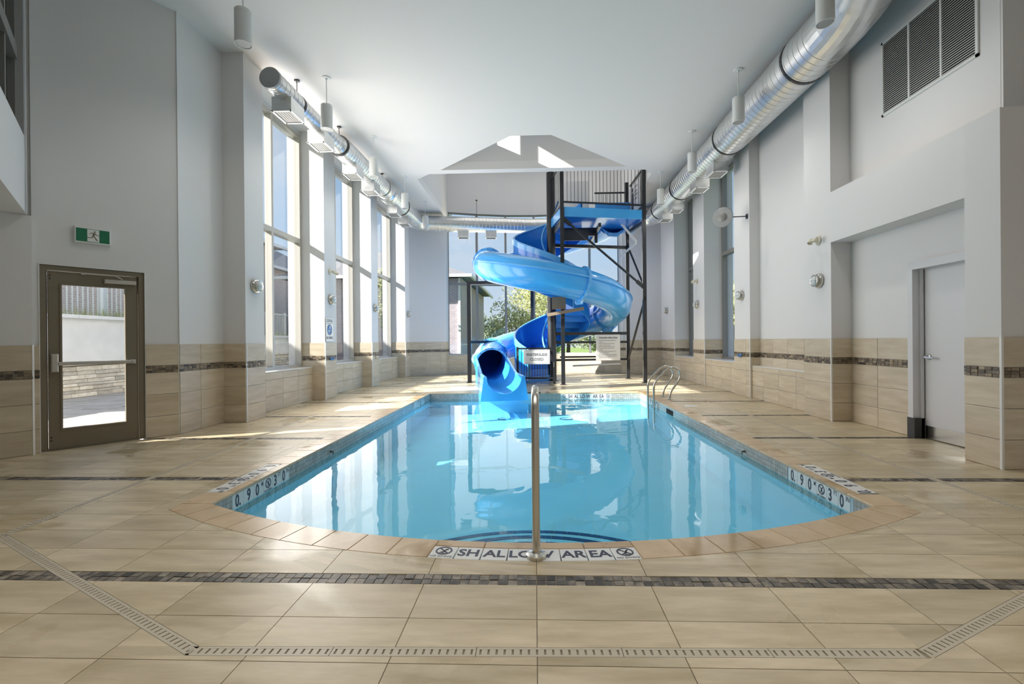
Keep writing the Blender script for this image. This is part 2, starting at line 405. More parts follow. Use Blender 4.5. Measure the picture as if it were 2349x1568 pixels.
def wainscot(parent, p0, p1, stuffT, stuffM, z1=1.3, step=.605, first=None, near=True, nearM=None, mosaic=True, th=.008):
    """tiled dado on the face from p0 to p1; the room lies to the left-hand side seen against p0->p1 x up"""
    P0 = Vector((*p0, 0)); P1 = Vector((*p1, 0)); u = (P1 - P0).normalized(); Ln = (P1 - P0).length
    cuts = [0]; s = first if first is not None else step
    while s < Ln - .05: cuts.append(s); s += step
    cuts.append(Ln)
    g = .0025
    for a, b in ROWS if mosaic else [(0, .29), (.29, .595), (.595, z1)]:
        b = min(b, z1)
        if b - a < .03: continue
        for c0, c1 in zip(cuts, cuts[1:]):
            M = frame(P0 + u * (c0 + g) + Vector((0, 0, a + g)), u, (0, 0, 1))
            piece('tile', parent, M, c1 - c0 - 2 * g, b - a - 2 * g, th, M_wtile, stuffT, near)
    if mosaic and z1 > .95:
        n = max(1, round(Ln / .078)); wd = Ln / n
        for r in range(3):
            for i in range(n):
                t = random.uniform(.007, .013)
                j = random.uniform(0, .012) if 0 < i < n - 1 else 0
                M = frame(P0 + u * (i * wd + .002 + j * .4) + Vector((0, 0, .9 + r * .0333 + .002)), u, (0, 0, 1))
                piece('mosaic_tile', parent, M, round(wd - .004 - j * .4, 3), .0293, round(t, 3), M_wmos, stuffM, near if nearM is None else nearM)
def flush(parent, sT, sM):
    if sT.v: obj('tile_field', sT, M_wtile, parent, kind='stuff')
    if sM.v: obj('mosaic_band', sM, M_wmos, parent, kind='stuff')
def structure(name, mb, m, label, cat):
    o = obj(name, mb, m); return tag(o, label, cat, kind='structure')

# ------------------------------------------------------------------ left wall: columns, sills
CT = 6.1
mb = MB()
mb.box((-5.6, 6.5, -.3), (-5.13, 7.45, CT)); mb.box((-5.6, 7.45, -.3), (-4.758, 7.98, CT))
LB = [(7.98, 10.33), (10.9, 13.35), (13.9, 16.87)]
for y0, y1 in ((10.33, 10.9), (13.35, 13.9), (16.87, 17.45)): mb.box((-5.6, y0, -.3), (-4.758, y1, CT))
for y0, y1 in LB: mb.box((-5.6, y0, -.3), (-5.058, y1, .742)); mb.box((-5.6, y0, 6.0), (-5.3, y1, CT))
wl = structure('wall_left', mb, M_paint, 'left pool hall wall of grey columns between three tall windows, tiled to waist height', 'wall')
T, Q = MB(), MB()
wainscot(wl, (-5.13, 6.494), (-5.13, 7.45), T, Q, first=.42)
wainscot(wl, (-5.13, 7.45), (-4.75, 7.45), T, Q); wainscot(wl, (-4.75, 7.45), (-4.75, 7.98), T, Q)
for i, (y0, y1) in enumerate(LB):
    wainscot(wl, (-5.05, y0), (-5.05, y1), T, Q, z1=.742, first=.5, mosaic=False)
    ye = (10.9, 13.9, 17.45)[i]
    wainscot(wl, (-5.35, y1), (-4.75, y1), T, Q, nearM=(i == 0)); wainscot(wl, (-4.75, y1), (-4.75, ye), T, Q, nearM=(i == 0))
flush(wl, T, Q)
for i, (y0, y1) in enumerate(LB):
    tr = obj('sill_cap', MB().cbox((-5.33, y0 + .002, .742), (-5.035, y1 - .002, .757), .004), M_white, wl)

# ------------------------------------------------------------------ angled wall with the glazed exit door
A2 = Vector((-5.143, 6.494, 0)); D2 = (.6, .8, 0); MW = frame(A2, D2, (0, 0, 1))      # local: x along wall, y up, z into the room
def lbx(mb, M, p, q): return mb.merge(MB().box(p, q), M)
def wp(s, o=0): p = MW @ Vector((s, 0, o)); return (p.x, p.y)
mb = MB()
lbx(mb, MW, (-1.455, -.3, -.35), (-1.395, CT, -.008)); lbx(mb, MW, (-.38, -.3, -.35), (.012, CT, -.008)); lbx(mb, MW, (-1.395, 2.285, -.35), (-.38, CT, -.008))
wa = structure('wall_angled', mb, M_paint, 'angled grey wall holding the glazed exit door', 'wall')
T, Q = MB(), MB(); wainscot(wa, wp(-.38), wp(0), T, Q); wainscot(wa, wp(-1.455), wp(-1.395), T, Q); flush(wa, T, Q)
mb = MB(); lbx(mb, MW, (-3.6, -.3, -.35), (-1.457, 2.84, .06))
wn = structure('wall_alcove', mb, M_paint, 'low grey alcove wall at the far left edge below the overhanging bulkhead', 'wall')
T, Q = MB(), MB(); wainscot(wn, wp(-3.6, .066), wp(-1.457, .066), T, Q, first=.55); flush(wn, T, Q)
# bulkhead above the alcove with its inner window
B3 = Vector((-5.93, 5.20, 0)); E2 = (.675, -.738, 0); MB3 = frame(B3, (-E2[0], -E2[1], 0), (0, 0, 1))     # x runs away from the room centre, z faces the room
mb = MB()
lbx(mb, MB3, (-4.0, 2.84, -.25), (.05, 3.72, 0)); lbx(mb, MB3, (-.10, 3.72, -.25), (.05, CT + .2, 0)); lbx(mb, MB3, (-4.0, 3.72, -.25), (-3.4, CT + .2, 0))
lbx(mb, MB3, (-4.0, 2.842, -3.0), (.05, 3.0, -.25)); lbx(mb, MW, (-3.6, 2.86, -.35), (-1.40, CT + .2, -.03)); lbx(mb, MB3, (-.10, 2.845, -.6), (.09, CT + .2, 0))
wb = structure('wall_bulkhead', mb, M_paint, 'overhanging grey bulkhead at the upper left with a dark inner window', 'wall')
wi = thing('window_7', 'dark upstairs inner window in the bulkhead at the upper left corner', 'window', kind='structure')
fm = MB(); lbx(fm, MB3, (-3.4, 3.72, -.16), (-3.34, CT + .2, -.06)); lbx(fm, MB3, (-.16, 3.72, -.16), (-.10, CT + .2, -.06)); lbx(fm, MB3, (-3.34, 3.72, -.16), (-.16, 3.78, -.06))
obj('frame', fm, M_alud, wi)
obj('transom', lbx(MB(), MB3, (-3.34, 4.55, -.17), (-.16, 4.70, -.04)), M_alud, wi)
for x in (-.75, -1.7, -2.6): obj('mullion', lbx(MB(), MB3, (x, 3.78, -.16), (x + .06, CT + .2, -.06)), M_alud, wi)
obj('pane', lbx(MB(), MB3, (-3.34, 3.78, -.13), (-.16, 4.55, -.12)), M_dglass, wi); obj('pane', lbx(MB(), MB3, (-3.34, 4.70, -.13), (-.16, CT + .2, -.12)), M_dglass, wi)

# ------------------------------------------------------------------ right wall
mb = MB()
mb.box((4.578, 4.69, -.3), (5.7, 5.07, 3.55)); mb.box((4.64, 5.07, 2.8), (5.7, 7.41, 3.58)); mb.box((4.968, 5.07, 2.2), (5.7, 7.41, 2.8))
mb.box((4.968, 6.24, -.3), (5.7, 7.41, 2.2)); mb.box((4.968, 5.07, -.3), (5.7, 5.10, 2.2)); mb.box((5.3, 5.10, -.3), (5.7, 6.24, 2.2))
mb.box((4.96, 5.07, 3.58), (5.7, 7.41, CT))
mb.box((4.658, 7.41, -.3), (5.7, 8.12, CT)); mb.box((4.978, 8.12, -.3), (5.7, 10.36, CT)); mb.box((4.808, 8.12, -.3), (4.978, 10.36, .70))
mb.box((4.758, 10.36, -.3), (5.6, 11.15, CT))
RB = [(11.15, 13.2), (14.1, 16.0)]
mb.box((4.798, 13.2, -.3), (5.6, 14.1, CT)); mb.box((4.808, 16.0, -.3), (5.6, 17.65, CT))
for y0, y1 in RB: mb.box((4.828, y0, -.3), (5.6, y1, .742)); mb.box((5.3, y0, 6.0), (5.6, y1, CT))
wr = structure('wall_right', mb, M_paint, 'right pool hall wall with door recess, columns and two tall windows, tiled to waist height', 'wall')
T, Q = MB(), MB()
wainscot(wr, (4.57, 4.682), (5.7, 4.682), T, Q, first=.3)
def right(x, ya, yb, **k): wainscot(wr, (x, yb), (x, ya), T, Q, **k)
right(4.57, 4.69, 5.07); right(4.96, 6.24, 7.41, first=.56); wainscot(wr, (4.65, 7.402), (4.96, 7.402), T, Q); right(4.65, 7.41, 8.12, first=.71)
right(4.80, 8.12, 10.36, z1=.70, first=.5, mosaic=False)
for a, b in ((.7, .9), (1.0, 1.3)):
    for i in range(4):
        yy = 8.12 + i * .56; M = frame((4.97, yy + .5575, a + .0025), (0, -1, 0), (0, 0, 1)); piece('tile', wr, M, .555, b - a - .005, .008, M_wtile, T)
n = 29
for r in range(3):
    for i in range(n):
        M = frame((4.97, 8.12 + (i + 1) * 2.24 / n - .002, .902 + r * .0333), (0, -1, 0), (0, 0, 1)); piece('mosaic_tile', wr, M, 2.24 / n - .004, .0293, .010, M_wmos, Q)
wainscot(wr, (4.75, 10.352), (4.978, 10.352), T, Q); right(4.75, 10.36, 11.15, nearM=False)
for i, (y0, y1) in enumerate(RB): right(4.82, y0, y1, z1=.742, mosaic=False, first=.5)
wainscot(wr, (4.79, 13.192), (5.3, 13.192), T, Q, nearM=False); right(4.79, 13.2, 14.1, nearM=False)
wainscot(wr, (4.80, 15.992), (5.3, 15.992), T, Q, nearM=False); right(4.80, 16.0, 17.65, nearM=False)
flush(wr, T, Q)
obj('ledge_cap', MB().cbox((4.79, 8.122, .70), (4.978, 10.358, .714)), M_white, wr)
for y0, y1 in RB: obj('sill_cap', MB().cbox((4.80, y0 + .002, .742), (5.27, y1 - .002, .757)), M_white, wr)

def corner(parent, x, y, z1=1.305, s=.011): obj('corner_trim', MB().box((x - s, y - s, 0), (x + s, y + s, z1)), M_white, parent)
for x, y in ((-4.752, 7.452), (-4.752, 10.332), (-4.752, 13.352), (-4.752, 16.872)): corner(wl, x, y)
for x, y in ((4.572, 4.684), (4.652, 7.404), (4.752, 10.354), (4.792, 13.194), (4.802, 15.994)): corner(wr, x, y)
corner(wa, -5.146, 6.496); corner(wn, *wp(-1.462, .062))
# ------------------------------------------------------------------ far wall with the bay
BX = [-3.42, -2.3, -1.15, 0, 1.12, 2.22, 3.32]; BY = [18.3, 18.66, 18.9, 18.98, 18.9, 18.66, 18.3]
mb = MB()
def wallseg(mb, a, b, z0, z1, th=.25, side=1):
    """wall slab whose room face runs a->b; thickness goes outward"""
    u = Vector((b[0] - a[0], b[1] - a[1], 0)).normalized(); nrm = Vector((-u.y, u.x, 0)) * th * side
    return mb.prism([a, b, (b[0] + nrm.x, b[1] + nrm.y), (a[0] + nrm.x, a[1] + nrm.y)], z0, z1)
FL = [(-4.758, 17.45), (-3.5, 18.1), (-3.42, 18.3)]; FR = [(3.32, 18.3), (3.42, 18.1), (4.81, 17.65)]
wallseg(mb, FL[0], FL[1], -.3, CT, .3); wallseg(mb, FL[1], FL[2], -.3, CT, .3); wallseg(mb, FR[0], FR[1], -.3, CT, .3); wallseg(mb, FR[1], FR[2], -.3, CT, .3)
wallseg(mb, FL[1], FL[2], CT, 9.2, .2); wallseg(mb, FR[0], FR[1], CT, 9.2, .2)
for i in range(6):
    a, b = (BX[i], BY[i]), (BX[i + 1], BY[i + 1])
    wallseg(mb, a, b, -.3, .77); wallseg(mb, a, b, 6.47, 9.2)
wf = structure('wall_far', mb, M_paint, 'far end wall curving out as a bay around the waterslide', 'wall')
T, Q = MB(), MB()
def insetseg(a, b, d=.008):
    u = Vector((b[0] - a[0], b[1] - a[1])).normalized(); n = Vector((u.y, -u.x)) * d
    return (a[0] + n.x * 0, a[1] + n.y * 0), (b[0], b[1])
for a, b in ((FL[0], FL[1]), (FL[1], FL[2]), (FR[0], FR[1]), (FR[1], FR[2])): wainscot(wf, a, b, T, Q, nearM=False)
for i in range(6): wainscot(wf, (BX[i], BY[i]), (BX[i + 1], BY[i + 1]), T, Q, z1=.77, mosaic=False)
flush(wf, T, Q)

# ------------------------------------------------------------------ walls behind the camera and ceiling
mb = MB(); mb.box((-7.8, -2.9, -.3), (6.4, -2.6, CT + .4)); structure('wall_back', mb, M_paint, 'plain grey wall behind the viewpoint', 'wall')
mb = MB(); mb.box((-7.8, -2.6, -.3), (-7.5, 4.6, CT + .4)); mb.box((5.72, -2.6, -.3), (6.4, 5.06, CT)); mb.box((4.962, 5.045, 3.56), (5.72, 5.068, CT)); mb.box((-7.5, 3.9, -.3), (-6.6, 4.4, CT + .4))
structure('wall_side', mb, M_paint, 'plain side walls of the near hall outside the view', 'wall')
H1 = [(-.53, 10.8), (.43, 10.8), (2.58, 12.86), (-2.6, 12.86)]
H2 = [(-2.98, 13.14), (3.16, 13.14), (3.42, 13.5), (3.42, 18.1), (3.4, 19.3), (-3.42, 19.3), (-3.42, 13.55)]
polys = subtract(subtract([[(-5.6, 6.3), (5.6, 6.3), (5.6, 17.6), (3.3, 18.6), (-3.3, 18.6), (-5.6, 17.2)]], H1), H2)
mb = MB()
for p in polys: mb.prism(p, CT, CT + .22)
mb.prism([(-7.8, -2.9), (6.4, -2.9), (6.4, 6.3), (-5.6, 6.3), (-7.8, 4.6)], CT, CT + .22)
ce = structure('ceiling', mb, M_ceil, 'flat white ceiling with two raised roof lanterns', 'ceiling')
mb = MB()
for h, zt in ((H1, 8.6), (H2, 9.2)):
    for i in range(len(h)):
        a, b = h[i], h[(i + 1) % len(h)]
        if h is H2 and a[1] > 18.05 and b[1] > 18.05: continue
        if h is H1 and i == 3:                                        # slanting side with its two clerestory openings
            u = Vector((b[0] - a[0], b[1] - a[1])); L_ = u.length; u.normalize()
            pt = lambda t: (a[0] + u.x * t, a[1] + u.y * t)
            wallseg(mb, pt(0), pt(L_), CT + .22, 7.5, .05, -1); wallseg(mb, pt(0), pt(L_), 8.08, zt, .05, -1)
            for t0, t1 in ((0, .58), (.84, 1.01), (1.95, L_)): wallseg(mb, pt(t0), pt(t1), 7.5, 8.08, .05, -1)
            continue
        wallseg(mb, a, b, CT + .22, zt, .12, -1)
    xs = [p[0] for p in h]; ys = [p[1] for p in h]
    mb.box((min(xs) - .3, min(ys) - .2, zt), (max(xs) + .3, max(ys) + .12, zt + .12))
structure('ceiling_lantern', mb, M_paint, 'raised roof lantern shafts above the two openings in the ceiling', 'ceiling')

# ------------------------------------------------------------------ windows
def side_window(name, x, y0, y1, mull, zt, sgn, label, m):
    wdw = thing(name, label, 'window', kind='structure')
    xa, xb = sorted((x, x + sgn * .14)); z0, z1 = .757, 6.0; f = .07
    fr = MB(); fr.box((xa, y0, z0), (xb, y0 + f, z1)); fr.box((xa, y1 - f, z0), (xb, y1, z1)); fr.box((xa, y0 + f, z0), (xb, y1 - f, z0 + .06)); fr.box((xa, y0 + f, z1 - f), (xb, y1 - f, z1))
    obj('frame', fr, m, wdw)
    xm = x + sgn * .05
    edges = [y0 + f] + [v for q in mull for v in (q - .035, q + .035)] + [y1 - f]
    for q in mull: obj('mullion', MB().box((xa, q - .035, z0 + .06), (xb, q + .035, z1 - f)), m, wdw)
    for i in range(0, len(edges), 2):
        a, b = edges[i], edges[i + 1]
        obj('transom', MB().box((xa, a, zt - .05), (xb, b, zt + .05)), m, wdw)
        for c, d in ((z0 + .06, zt - .05), (zt + .05, z1 - f)): obj('pane', MB().box((xm - .004, a, c), (xm + .004, b, d)), M_glass, wdw)
    return wdw
side_window('window_1', -5.42, 7.98, 10.33, [9.17], 3.6, 1, 'tall tan framed window on the left wall nearest the exit door', M_alu)
side_window('window_2', -5.42, 10.9, 13.35, [12.12], 3.6, 1, 'tall tan framed window on the left wall, second from the exit door', M_alu)
side_window('window_3', -5.42, 13.9, 16.87, [15.4], 3.6, 1, 'tall tan framed window on the left wall nearest the waterslide', M_alu)
side_window('window_4', 5.42, 11.15, 13.2, [12.3], 3.68, -1, 'tall grey framed window on the right wall behind the round mirror', M_alud)
side_window('window_5', 5.42, 14.1, 16.0, [15.65], 3.68, -1, 'tall grey framed window on the right wall nearest the waterslide', M_alud)
wd = thing('window_6', 'wide faceted bay window behind the blue waterslide', 'window', kind='structure')
for i in range(6):
    a = Vector((BX[i], BY[i], 0)); b = Vector((BX[i + 1], BY[i + 1], 0)); M = frame(a, b - a, (0, 0, 1)); L_ = (b - a).length
    obj('pane', MB().merge(MB().box((.0, .81, -.125), (L_, 3.57, -.115)), M), M_glass, wd); obj('pane', MB().merge(MB().box((.0, 3.66, -.125), (L_, 6.43, -.115)), M), M_glass, wd)
    obj('transom', MB().merge(MB().box((.04, 3.57, -.17), (L_ - .04, 3.66, -.07)), M), M_alud if i else M_alud, wd)
    obj('sill_rail', MB().merge(MB().box((.0, .765, -.18), (L_, .81, -.06)), M), M_alu, wd)
    obj('head_rail', MB().merge(MB().box((.0, 6.43, -.18), (L_, 6.475, -.06)), M), M_alud, wd)
for i in range(7):
    t = Vector((BX[min(i + 1, 6)] - BX[max(i - 1, 0)], BY[min(i + 1, 6)] - BY[max(i - 1, 0)], 0)); M = frame((BX[i], BY[i], 0), t, (0, 0, 1))
    obj('mullion', MB().merge(MB().box((-.04, .81, -.18), (.04, 6.43, -.04)), M), M_alud, wd)

# ------------------------------------------------------------------ floor
ARC_C = (-.015, 8.27); AR = 5.31; CW = .235
XL, XR, YF = -2.65, 2.62, 11.55; OL, ORr, OF = -2.89, 2.86, 11.79
def arc_pt(r, x): return (x, ARC_C[1] - math.sqrt(r * r - (x - ARC_C[0]) ** 2))
outer = [arc_pt(AR + CW, OL + (ORr - OL) * i / 24) for i in range(25)] + [(ORr, OF), (OL, OF)]
ROOM = [[(-5.14, 6.5), (5.3, 6.5), (5.3, 17.45), (-5.14, 17.45)], [(-5.143, 6.5), (-7.3, 3.6), (-7.3, -2.6), (5.3, -2.6), (5.3, 6.5)],
        [(-4.76, 17.45), (4.9, 17.45), (4.8, 17.65), (3.42, 18.1), (3.32, 18.28), (-3.42, 18.28), (-3.5, 18.1)]]
mb = MB()
for r in ROOM:
    for p in subtract([r], outer): mb.prism(p, -.30, -.007)
mb.box((-3.3, 18.28, -.3), (3.2, 18.95, -.007))
fl = structure('floor', mb, M_grout, 'beige stone tile pool deck with dark slate mosaic bands', 'floor')
# drain channel strips: centre lines
DW = .03
DR = [[(-3.66, 3.03), (-1.46, 1.905)], [(-1.46, 1.905), (1.60, 1.955)], [(1.60, 1.955), (3.65, 3.0)], [(-3.66, 3.03), (-3.98, 8.3)], [(3.65, 3.0), (3.68, 8.6)]]
def strip(a, b, w_):
    u = Vector((b[0] - a[0], b[1] - a[1])).normalized(); n = Vector((-u.y, u.x)) * w_
    return [(a[0] - n.x, a[1] - n.y), (b[0] - n.x, b[1] - n.y), (b[0] + n.x, b[1] + n.y), (a[0] + n.x, a[1] + n.y)]
DRS = [strip(a, b, DW if i < 3 else .035) for i, (a, b) in enumerate(DR)]
bands = []; y = 2.459
rows = []; yy = 2.459
while yy > -2.5: rows.append((yy - .305, yy)); yy -= .305
yb = 2.459
while yb < 18.9:
    bands.append((yb, yb + .104)); q = yb + .104
    for i in range(6): rows.append((q + i * .2877, q + (i + 1) * .2877))
    yb += 1.83
def in_view(x, y): return y > 1.25 and abs(x) < 1.16 * y + .35
cells = []
for y0, y1 in rows:
    for i in range(-13, 9):
        x0 = i * .605; cells.append((x0 + .002, y0 + .002, x0 + .603, y1 - .002))
cells.sort(key=lambda c: (c[0] + c[2]) ** 2 / 4 + (c[1] + c[3]) ** 2 / 4)
stuff = MB(); nt_ = 0
for x0, y0, x1, y1 in cells:
    ps = []
    for r in ROOM:
        q = intersect([(x0, y0), (x1, y0), (x1, y1), (x0, y1)], r)
        if q: ps.append(q)
    ps = subtract(ps, outer)
    for dsp in DRS: ps = subtract(ps, dsp)
    if not ps: continue
    if in_view((x0 + x1) / 2, y1) and nt_ < 298:
        m1 = MB()
        for p in ps: m1.prism(p, -.012, 0)
        obj('tile', m1, M_floor, fl); nt_ += 1
    else:
        for p in ps: stuff.prism(p, -.012, 0)
obj('tile_field', stuff, M_floor, fl, kind='stuff')
stuff = MB(); nm_ = 0; s = .052
for bi, (y0, y1) in enumerate(bands):
    n0 = int(-5.2 / s) if bi else int(-6 / s)
    for i in range(n0, int(5.2 / s)):
        for r in range(2):
            ps = [[(i * s + .003, y0 + r * s + .003), ((i + 1) * s - .002, y0 + r * s + .003), ((i + 1) * s - .002, y0 + (r + 1) * s - .002), (i * s + .003, y0 + (r + 1) * s - .002)]]
            ps = [q for q in (intersect(ps[0], R_) for R_ in ROOM) if q]
            ps = subtract(ps, outer)
            for dsp in DRS[3:] + DRS[:3]: ps = subtract(ps, dsp)
            if not ps: continue
            zt = random.uniform(-.004, .001)
            if nm_ < 298 and in_view(i * s, y0) and bi == 0:
                m1 = MB()
                for p in ps: m1.prism(p, -.012, zt)
                obj('mosaic_tile', m1, M_slate, fl); nm_ += 1
            else:
                for p in ps: stuff.prism(p, -.012, zt)
obj('mosaic_band', stuff, M_slate, fl, kind='stuff')

# ------------------------------------------------------------------ pool
mb = MB()
inner = [arc_pt(AR, XL + (XR - XL) * i / 24) for i in range(25)] + [(XR, YF), (XL, YF)]
n = len(inner)
def pz(y): return -.78 + max(0, min(1, (y - 3.66) / 7.89)) * .26
rows_ = [[(x, y, -.02) for x, y in inner], [(x, y, pz(y)) for x, y in inner]]
mb.grid(rows_, closed_v=True)
mb.add([(XL, 3.66, pz(3.6)), (XR, 3.66, pz(3.6)), (XR, 4.6, pz(4.6)), (XL, 4.6, pz(4.6)), (XR, YF, pz(YF)), (XL, YF, pz(YF))] + [(x, y, pz(y)) for x, y in inner[1:24]],
       [(0, 1, 2, 3), (3, 2, 4, 5), tuple([0] + list(range(6, 29)) + [1])])
po = structure('pool_basin', mb, M_plaster, 'indoor swimming pool basin with pale plaster, curved near end and stone coping', 'pool')
# wide ground under the basin so that nothing is open below
structure('trim_1', MB().box((-2.88, 2.75, -1.6), (2.85, 11.78, -1.5)), M_grout, 'concrete slab under the pool basin', 'slab')
# steps
for k, (r, z) in enumerate(((1.75, -.57), (1.3, -.43), (.85, -.29))):
    c = (0, 2.8); a0 = 20
    pts = [(c[0] + r * math.cos(math.radians(a)), c[1] + r * math.sin(math.radians(a))) for a in range(a0, 181 - a0, 4)]
    pts = [p for p in pts if p[1] > arc_pt(AR, p[0])[1] + .01]
    xl, xr = pts[-1][0], pts[0][0]
    back = [arc_pt(AR - .001, xl + (xr - xl) * i / 12) for i in range(13)]
    st = obj('step', MB().prism(pts + back, -1.0, z), M_plaster, po)
    nv = MB()
    for p, q in zip(pts, pts[1:]):
        u = Vector((c[0] - p[0], c[1] - p[1])).normalized() * .055; v = Vector((c[0] - q[0], c[1] - q[1])).normalized() * .055; o1 = -.004
        p1 = (p[0] - u.x * .05, p[1] - u.y * .05); q1 = (q[0] - v.x * .05, q[1] - v.y * .05)
        g = .04
        P1 = (p1[0] + (q1[0] - p1[0]) * g, p1[1] + (q1[1] - p1[1]) * g); 
        nv.prism([P1, q1, (q[0] + v.x, q[1] + v.y), (p[0] + u.x, p[1] + u.y)], z - .05, z + .004)
    obj('nosing_tiles', nv, M_navy, st)
# waterline tiles
wt = MB(); ts = .049
def wl_face(p0, p1, skip=()):
    P0 = Vector((*p0, 0)); P1 = Vector((*p1, 0)); u = (P1 - P0).normalized(); Ln = (P1 - P0).length; n_ = int(Ln / ts)
    for i in range(n_):
        for r in range(4):
            s0 = i * Ln / n_
            if any(a - .02 < s0 < b - .02 for a, b in skip) and r < 3: continue
            M = frame(P0 + u * (s0 + .0015) + Vector((0, 0, -.024 - (r + 1) * ts + .0015)), u, (0, 0, 1)); wt.merge(MB().box((0, 0, 0), (Ln / n_ - .003, ts - .003, .006)), M)
wl_face((XL, 3.66), (XL, YF), [(.27, 1.19)]); wl_face((XR, YF), (XR, 3.66), [(YF - 4.88, YF - 3.93)])
wl_face((XL, YF), (-1.42, YF)); wl_face((0.0, YF), (XR, YF), [(.64, 1.89)])
for i in range(24): wl_face(inner[i + 1], inner[i])
obj('waterline_tiles', wt, M_wline, po, kind='stuff')
# coping
def cope(poly, z=0.0):
    m1 = MB(); n = len(poly); cx = sum(p[0] for p in poly) / n; cy = sum(p[1] for p in poly) / n
    sh = lambda p, d: (p[0] + (cx - p[0]) * d, p[1] + (cy - p[1]) * d)
    a = [sh(p, .008) for p in poly]; b = [sh(p, .035) for p in poly]
    v = [(*p, -.022) for p in a] + [(*p, -.006) for p in a] + [(*p, .0015) for p in b]
    f = [tuple(range(n - 1, -1, -1)), tuple(range(2 * n, 3 * n))]
    for r in (0, 1):
        for i in range(n): j = (i + 1) % n; f.append((r * n + i, r * n + j, (r + 1) * n + j, (r + 1) * n + i))
    obj('coping_stone', m1.add(v, f), M_cope, po)
def radial(a, r): return (ARC_C[0] + r * math.sin(a), ARC_C[1] - r * math.cos(a))
amax = math.asin((XR - ARC_C[0]) / AR); a_mark = .64 / (AR + .15)
RI = AR - .012
def arc_stone(a0, a1, r0, r1): cope([radial(a0, r0), radial((a0 + a1) / 2, r0), radial(a1, r0), radial(a1, r1), radial((a0 + a1) / 2, r1), radial(a0, r1)])
for i in range(4):
    arc_stone(-a_mark + i * a_mark / 2, -a_mark + (i + 1) * a_mark / 2, RI, AR + .072)
N = 8; da = (amax - .02 - a_mark) / N
for sg in (-1, 1):
    for i in range(N):
        a0 = a_mark + i * da; a1 = a0 + da
        arc_stone(sg * a0 if sg > 0 else -a1, sg * a1 if sg > 0 else -a0, RI, AR + CW)
cope([radial(-amax + .02, RI), radial(-amax + .02, AR + CW), arc_pt(AR + CW, OL), (OL, 3.66), (XL + .01, 3.665)])
cope([radial(amax - .02, RI), (XR - .01, 3.665), (ORr, 3.66), arc_pt(AR + CW, ORr), radial(amax - .02, AR + CW)])
nS = 26
for i in range(nS):
    y0 = 3.665 + i * (YF - 3.665) / nS; y1 = 3.665 + (i + 1) * (YF - 3.665) / nS
    mk = 3.9 < (y0 + y1) / 2 < 4.86
    cope([(OL + (.165 if mk else 0), y0), (XL + .012, y0), (XL + .012, y1), (OL + (.165 if mk else 0), y1)])
    cope([(XR - .012, y0), (ORr - (.165 if mk else 0), y0), (ORr - (.165 if mk else 0), y1), (XR - .012, y1)])
for i in range(19):
    x0 = OL + i * (ORr - OL) / 19; x1 = OL + (i + 1) * (ORr - OL) / 19
    if -1.42 < (x0 + x1) / 2 < .0: continue
    cope([(x0, YF - .012), (x1, YF - .012), (x1, OF), (x0, OF)])
# depth and warning markers
def marker(M, wd, ht, items, nod=False):
    t = obj('marker_tile', MB().merge(MB().cbox((-wd / 2 + .002, -ht / 2 + .002, 0), (wd / 2 - .002, ht / 2 - .002, .007), .002), M), M_white, po)
    mk = MB()
    Z = Matrix.Translation((0, 0, .0075))
    if nod:
        mk.merge(no_diving(ht * .33), Matrix.Translation((0, ht * .1, .0075))); mk.merge(text('NO DIVING', ht * .17, .0007), Matrix.Translation((0, -ht * .36, .0075)))
    for body, size, x, y, bold, sx in items: mk.merge(text(body, size, .0007, bold, sx), Matrix.Translation((x, y, .0075)))
    obj('lettering', MB().merge(mk, M), M_print, t)
S_ = .155
DEPTH = [[('0.', .15, 0, 0, .004, .72)], [('9', .15, 0, 0, .004, .72)], [('0', .15, -.025, 0, .004, .72), ('M', .055, .055, .035, .001, .7)], None,
         [('3', .15, -.03, 0, .004, .72), ('FT', .06, .042, .04, 0, .8)], [('0', .15, -.03, 0, .004, .72), ('IN', .06, .045, .04, 0, .8)]]
D150 = [[('1.', .15, 0, 0, .004, .72)], [('5', .15, 0, 0, .004, .72)], [('0', .15, -.02, 0, .004, .72), ('M', .055, .055, .035, .001, .7)], None, [('5', .15, -.03, 0, .004, .72), ('FT', .06, .042, .04, 0, .8)], [('0', .15, -.03, 0, .004, .72), ('IN', .06, .045, .04, 0, .8)]]
for k in range(6):
    for tab, y0 in ((DEPTH, 3.93), (D150, 10.0)):
        it = tab[k] or []; nd = tab[k] is None; zc = -.095; w_ = S_
        marker(frame((XL, y0 + (k + .5) * w_, zc), (0, 1, 0), (0, 0, 1)), w_, .142, it, nd)
        ye = y0 + 6 * w_
        marker(frame((XR, ye - (k + .5) * w_, zc), (0, -1, 0), (0, 0, 1)), w_, .142, it, nd)
        if tab is DEPTH:
            marker(frame((OL + .082, ye - (k + .5) * w_, -.0055), (0, -1, 0), (1, 0, 0)), w_, .16, it, nd)
            marker(frame((ORr - .082, y0 + (k + .5) * w_, -.0055), (0, 1, 0), (-1, 0, 0)), w_, .16, it, nd)
WORDS = [None, 'SH', 'AL', 'LO', 'W', 'AR', 'EA', None]
for k, wd_ in enumerate(WORDS):
    a = (-3.5 + k) * 2 * a_mark / 8; c = radial(a, AR + .155)
    marker(frame((c[0], c[1], -.0055), (math.cos(a), math.sin(a), 0), (-math.sin(a), math.cos(a), 0)), .158, .158, [] if not wd_ else [(wd_, .12, -.02 if wd_ == 'W' else 0, 0, .003, .95)], wd_ is None)
    marker(frame((.64 + (k + .5) * .156, YF, -.095), (1, 0, 0), (0, 0, 1)), .156, .142, [] if not wd_ else [(wd_, .13, -.02 if wd_ == 'W' else 0, 0, .003, .72)], wd_ is None)
